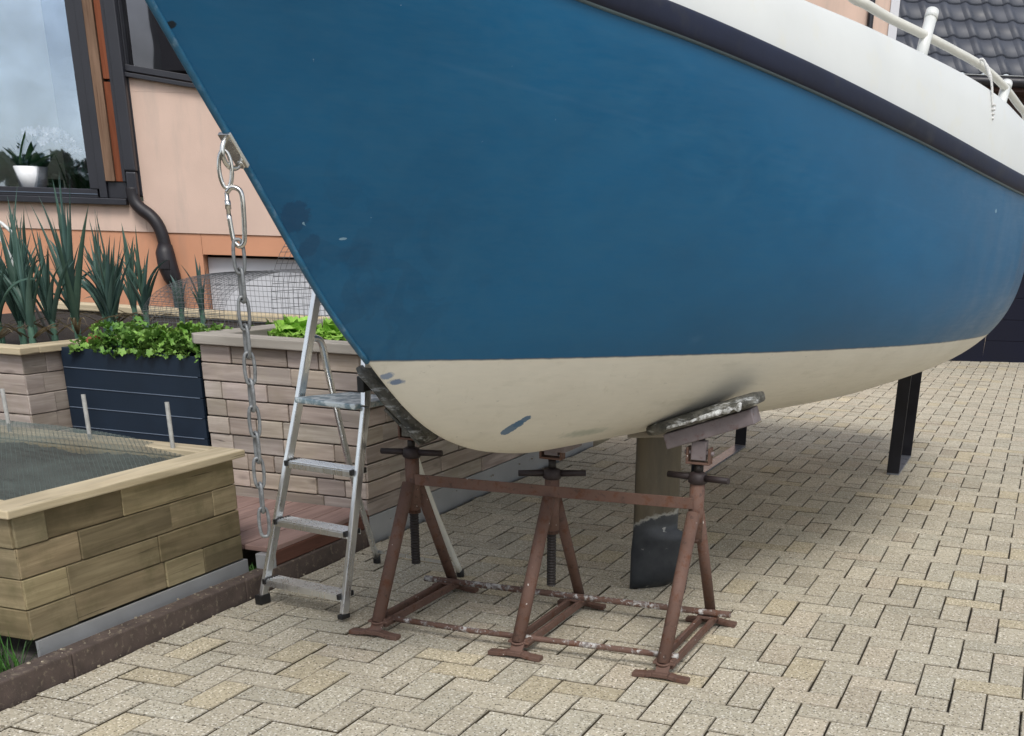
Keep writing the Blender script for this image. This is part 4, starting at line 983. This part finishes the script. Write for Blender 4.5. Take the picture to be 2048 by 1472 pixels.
def yoke(p, z, rz=0, ang=0):
    y_ = 4.15; c0 = Vector((p, y_, z)); ax = Vector((math.cos(rz), math.sin(rz), 0)); ay = Vector((-ax.y, ax.x, 0))
    mb = MB(); mb.obox(c0, (ax, ay, (0,0,1)), (.045, .022, .004))
    for sg in (1, -1): mb.obox(c0+ax*sg*.041+Vector((0,0,.030)), (ax, ay, (0,0,1)), (.004, .022, .026))
    mb.build('yoke', M['primer'], C_, .002)
    mb = MB(); mb.tube([c0-ax*.055+Vector((0,0,.035)), c0+ax*.055+Vector((0,0,.035))], .009, 8); mb.obox(c0+Vector((0,0,.045)), (ax, ay, (0,0,1)), (.028, .016, .035)); mb.build('swivel', M['channel'], C_, .003)
yoke(-2.262, .705); yoke(-1.666, .682); yoke(-1.095, .713)
def padb(a_, b_, y_, wid, th, tiltx=0., chan=True):
    a_, b_ = Vector((a_[0], y_, a_[1])), Vector((b_[0], y_, b_[1])); d = (b_-a_).normalized(); sd_ = Vector((0, 1, tiltx)).normalized(); u = d.cross(sd_).normalized()
    if u.z < 0: u = -u
    mb = MB(); l = (b_-a_).length; n = 12; vs, fs = [], []
    for i in range(n+1):
        t = i/n; c0 = a_.lerp(b_, t)
        for j in range(10):
            an = 2*math.pi*j/10; q0 = 1+.13*noise.noise(Vector((i*.7, j*.9, p_seed[0]))); endf = 1 if 0 < i < n else .75
            vs.append(c0+sd_*math.copysign(abs(math.cos(an))**.5, math.cos(an))*wid/2*q0*endf+u*(th*.5+math.copysign(abs(math.sin(an))**.6, math.sin(an))*th*.5*q0*endf))
    for i in range(n):
        for j in range(10): j2 = (j+1) % 10; fs.append((i*10+j, i*10+j2, (i+1)*10+j2, (i+1)*10+j))
    fs += [tuple(range(9, -1, -1)), tuple(n*10+j for j in range(10))]
    mb.add(vs, fs, (1,1,1), None, True); p_seed[0] += 5; pd = mb.build('pad', M['pad'], C_)
    if chan:
        mb = MB(); m0 = a_.lerp(b_, .12)-u*.030; m1 = a_.lerp(b_, .93)-u*.030; mb.bar(m0, m1, wid*.55, .055, u); mb.build('channel', M['channel'], C_, .004)
    return pd
p_seed = [1.]
padb((-1.275, .792), (-.885, .932), 4.17, .19, .045)
M['tape'] = NT('silver_tape'); _o = M['tape'].coord(); M['tape'] = M['tape'].fin(M['tape'].mix(M['tape'].rng(M['tape'].noise(_o, 45, 5, .7), .4, .6), (.16,.155,.14), (.68,.70,.70)), .35)
vs, fs = [], []; n_ = 40
for i in range(n_+1):
    t = i/n_; x = -1.20+(.265)*t; zc = .792+(.133)*(x+1.275)/.375+.020; h_ = .004+.010*max(0, noise.noise(Vector((i*.35, 2, 1)))+.45)*(.4+.9*t)
    vs += [(x, 4.0715-.002*t, zc-h_), (x, 4.0735, zc+h_*.8), (x+.003, 4.090, zc+h_*.9+.006)]
for i in range(n_): fs += [(i*3, i*3+3, i*3+4, i*3+1), (i*3+1, i*3+4, i*3+5, i*3+2)]
mb = MB(); mb.add(vs, fs, (1,1,1), None, True); mb.build('tape', M['tape'], C_, 0, None, .002)
padb((-2.445, .955), (-2.17, .700), 4.12, .16, .030, 0., False)
mb = MB(); mb.bar((-2.35, 4.15, .815), (-2.20, 4.15, .69), .09, .012, (1,0,1)); mb.obox((-2.262, 4.15, .745), ((1,0,0),(0,1,0),(0,0,1)), (.025, .03, .03)); mb.build('channel', M['pad'], C_, .003)
mb = MB(); mb.obox((-1.63, 4.15, .735), ((1,0,0),(0,1,0),(0,0,1)), (.05, .09, .016)); mb.build('keel_block', M['channel'], C_, .004)
mb = MB()
for k_ in range(2): mb.obox((-1.585+.24*k_, 4.42, .742+.014*k_), ((1,0,.1),(0,1,0),(-.1,0,1)), (.11, .02, .010))
mb.build('wedge_board', M['wood_greycap'], C_, .003)

# ------------------------------------------------------------------ black trestles
def trestle(p, y0, y1, zt, lab):
    o = thing('steel_trestle', (p, (y0+y1)/2, 0), lab, 'trestle', 'black steel trestles under the stern'); wd, t_ = .082, .012
    for y_, nm in ((y0, 'leg'), (y1, 'leg')):
        mb = MB(); mb.box(p-wd/2, p+wd/2, y_-t_/2, y_+t_/2, .013, zt-.013); mb.build(nm, M['rustless'], o, .002)
    mb = MB(); mb.box(p-wd/2, p+wd/2, y0-t_/2, y1+t_/2, 0, .012); mb.build('base_bar', M['steelblue'], o, .002)
    mb = MB(); mb.box(p-wd/2, p+wd/2, y0-t_/2, y1+t_/2, zt-.012, zt); mb.build('top_bar', M['rustless'], o, .002)
M['steelblue'] = plain('reflection_tinted_steel', (.19,.20,.23), .3, .3, .15, 10)  # base bars paler and bluer, their reflection put into the colour
trestle(-.80, 8.17, 8.93, .90, 'black steel trestle standing free at the right under the stern')
trestle(-2.0, 7.55, 8.76, .90, 'black steel trestle mostly hidden behind the right stand pad')

# ------------------------------------------------------------------ stepladder
FL, FR = Vector((-2.905, 3.975, 0)), Vector((-2.46, 3.903, 0)); sdv = (FR-FL).normalized(); bk = Vector((-sdv.y, sdv.x, 0))
def lp(x, z, back=0.): return FL+sdv*x+bk*(.22*z+back)+Vector((0,0,z))
Ld = thing('stepladder', FL.lerp(FR, .5), 'aluminium household stepladder with paint splashed platform under the bow', 'stepladder')
sl = {}
for nm, f in (('l', lambda z: .005+.158*z if z < .82 else .134+.13*(z-.82)), ('r', lambda z: .442+.032*z if z < .82 else .468-.1*(z-.82))): sl[nm] = f
for nm in 'lr':
    zt = 1.32 if nm == 'l' else 1.22
    mb = MB(); f = sl[nm]; mb.bar(lp(f(.03), .03), lp(f(.82), .82), .020, .038, bk); mb.bar(lp(f(.822), .8222), lp(f(zt), zt), .022, .038, bk); mb.build('front_rail', M['alu'], Ld, .004)
    mb = MB(); mb.obox(lp(f(.02), .022), (sdv, bk, (0,0,1)), ((.017, .030, .020) if nm == 'l' else (.013, .026, .010))); mb.build('rubber_foot', M['black'], Ld, .004)
    if nm == 'r': mb = MB(); mb.obox(lp(f(.9)-.004, .905), (sdv, bk, (0,0,1)), (.017, .03, .03)); mb.build('hinge', M['black'], Ld, .005)
mb = MB(); top = [lp(sl['l'](1.32), 1.32), lp(sl['l'](1.40)+.03, 1.385), lp(.30, 1.40), lp(.39, 1.37), lp(sl['r'](1.22), 1.22)]; mb.tube(smoothp(top, 6), .014, 12); mb.build('top_hoop', M['alu'], Ld)
for z in (.105, .350, .583):
    x0, x1 = sl['l'](z)+.010, sl['r'](z)-.010
    mb = MB(); c0 = (lp(x0, z)+lp(x1, z))/2+bk*.018; mb.obox(c0+Vector((0,0,.0)), (sdv, bk, (0,0,1)), ((x1-x0)/2, .042, .004))
    mb.obox(c0-bk*.041-Vector((0,0,.012)), (sdv, bk, (0,0,1)), ((x1-x0)/2, .0025, .011)); mb.obox(c0+bk*.041-Vector((0,0,.010)), (sdv, bk, (0,0,1)), ((x1-x0)/2, .0025, .010))
    for k_ in range(5): mb.obox(c0+bk*(-.03+.015*k_)+Vector((0,0,.0045)), (sdv, bk, (0,0,1)), ((x1-x0)/2, .0026, .0018))
    mb.build('step', M['alu'], Ld, .001)
    for xx in (x0+.004, x1-.004): mb = MB(); mb.obox(lp(xx, z-.004)+bk*.012, (sdv, bk, (0,0,1)), (.007, .046, .011)); mb.build('step_bracket', M['black'], Ld, .003)
mb = MB(); z = .835; A0, A1 = lp(sl['l'](z)+.012, z)-bk*.05, lp(sl['r'](z)-.01, z)-bk*.05
P_ = [A0, A1, A1+bk*.27+sdv*.0, A0+bk*.27+sdv*.06]; P_ = [Vector((p.x, p.y, z)) for p in P_]; P2 = [p-Vector((0,0,.022)) for p in P_]
mb.add(P_+P2, [(0,1,2,3),(7,6,5,4),(0,4,5,1),(1,5,6,2),(2,6,7,3),(3,7,4,0)]); mb.build('platform', M['platform'], Ld, .006)
RLf, RRf = FL+bk*.775-sdv*.01, FR+bk*.80
tl_, tr_ = lp(sl['l'](1.02), 1.05, .02), lp(sl['r'](.95), 1.0, .05)
mb = MB(); mb.tube(smoothp([tl_, tl_+bk*.05+Vector((0,0,-.02)), tl_.lerp(RLf, .12)+bk*.035, tl_.lerp(RLf, .3)+bk*.02, tl_.lerp(RLf, .6), RLf+Vector((0,0,.02))], 5), .014, 12); mb.build('rear_leg', M['alu'], Ld)
mb = MB(); mb.tube(smoothp([tr_, tr_+bk*.05+Vector((0,0,-.02)), tr_.lerp(RRf, .15)+bk*.03, tr_.lerp(RRf, .6), RRf+Vector((0,0,.02))], 5), .0135, 12); mb.build('rear_leg', M['tube'], Ld)
mb = MB(); mb.bar(RLf+Vector((0,0,.055)), RRf+Vector((0,0,.055)), .006, .014); mb.build('rear_brace', M['alu'], Ld)
for q_ in (RLf, RRf): mb = MB(); mb.tube([q_+Vector((0,0,.0)), q_+Vector((0,0,.035))], [.018, .017], 12); mb.build('rubber_foot', M['black'], Ld, .002)
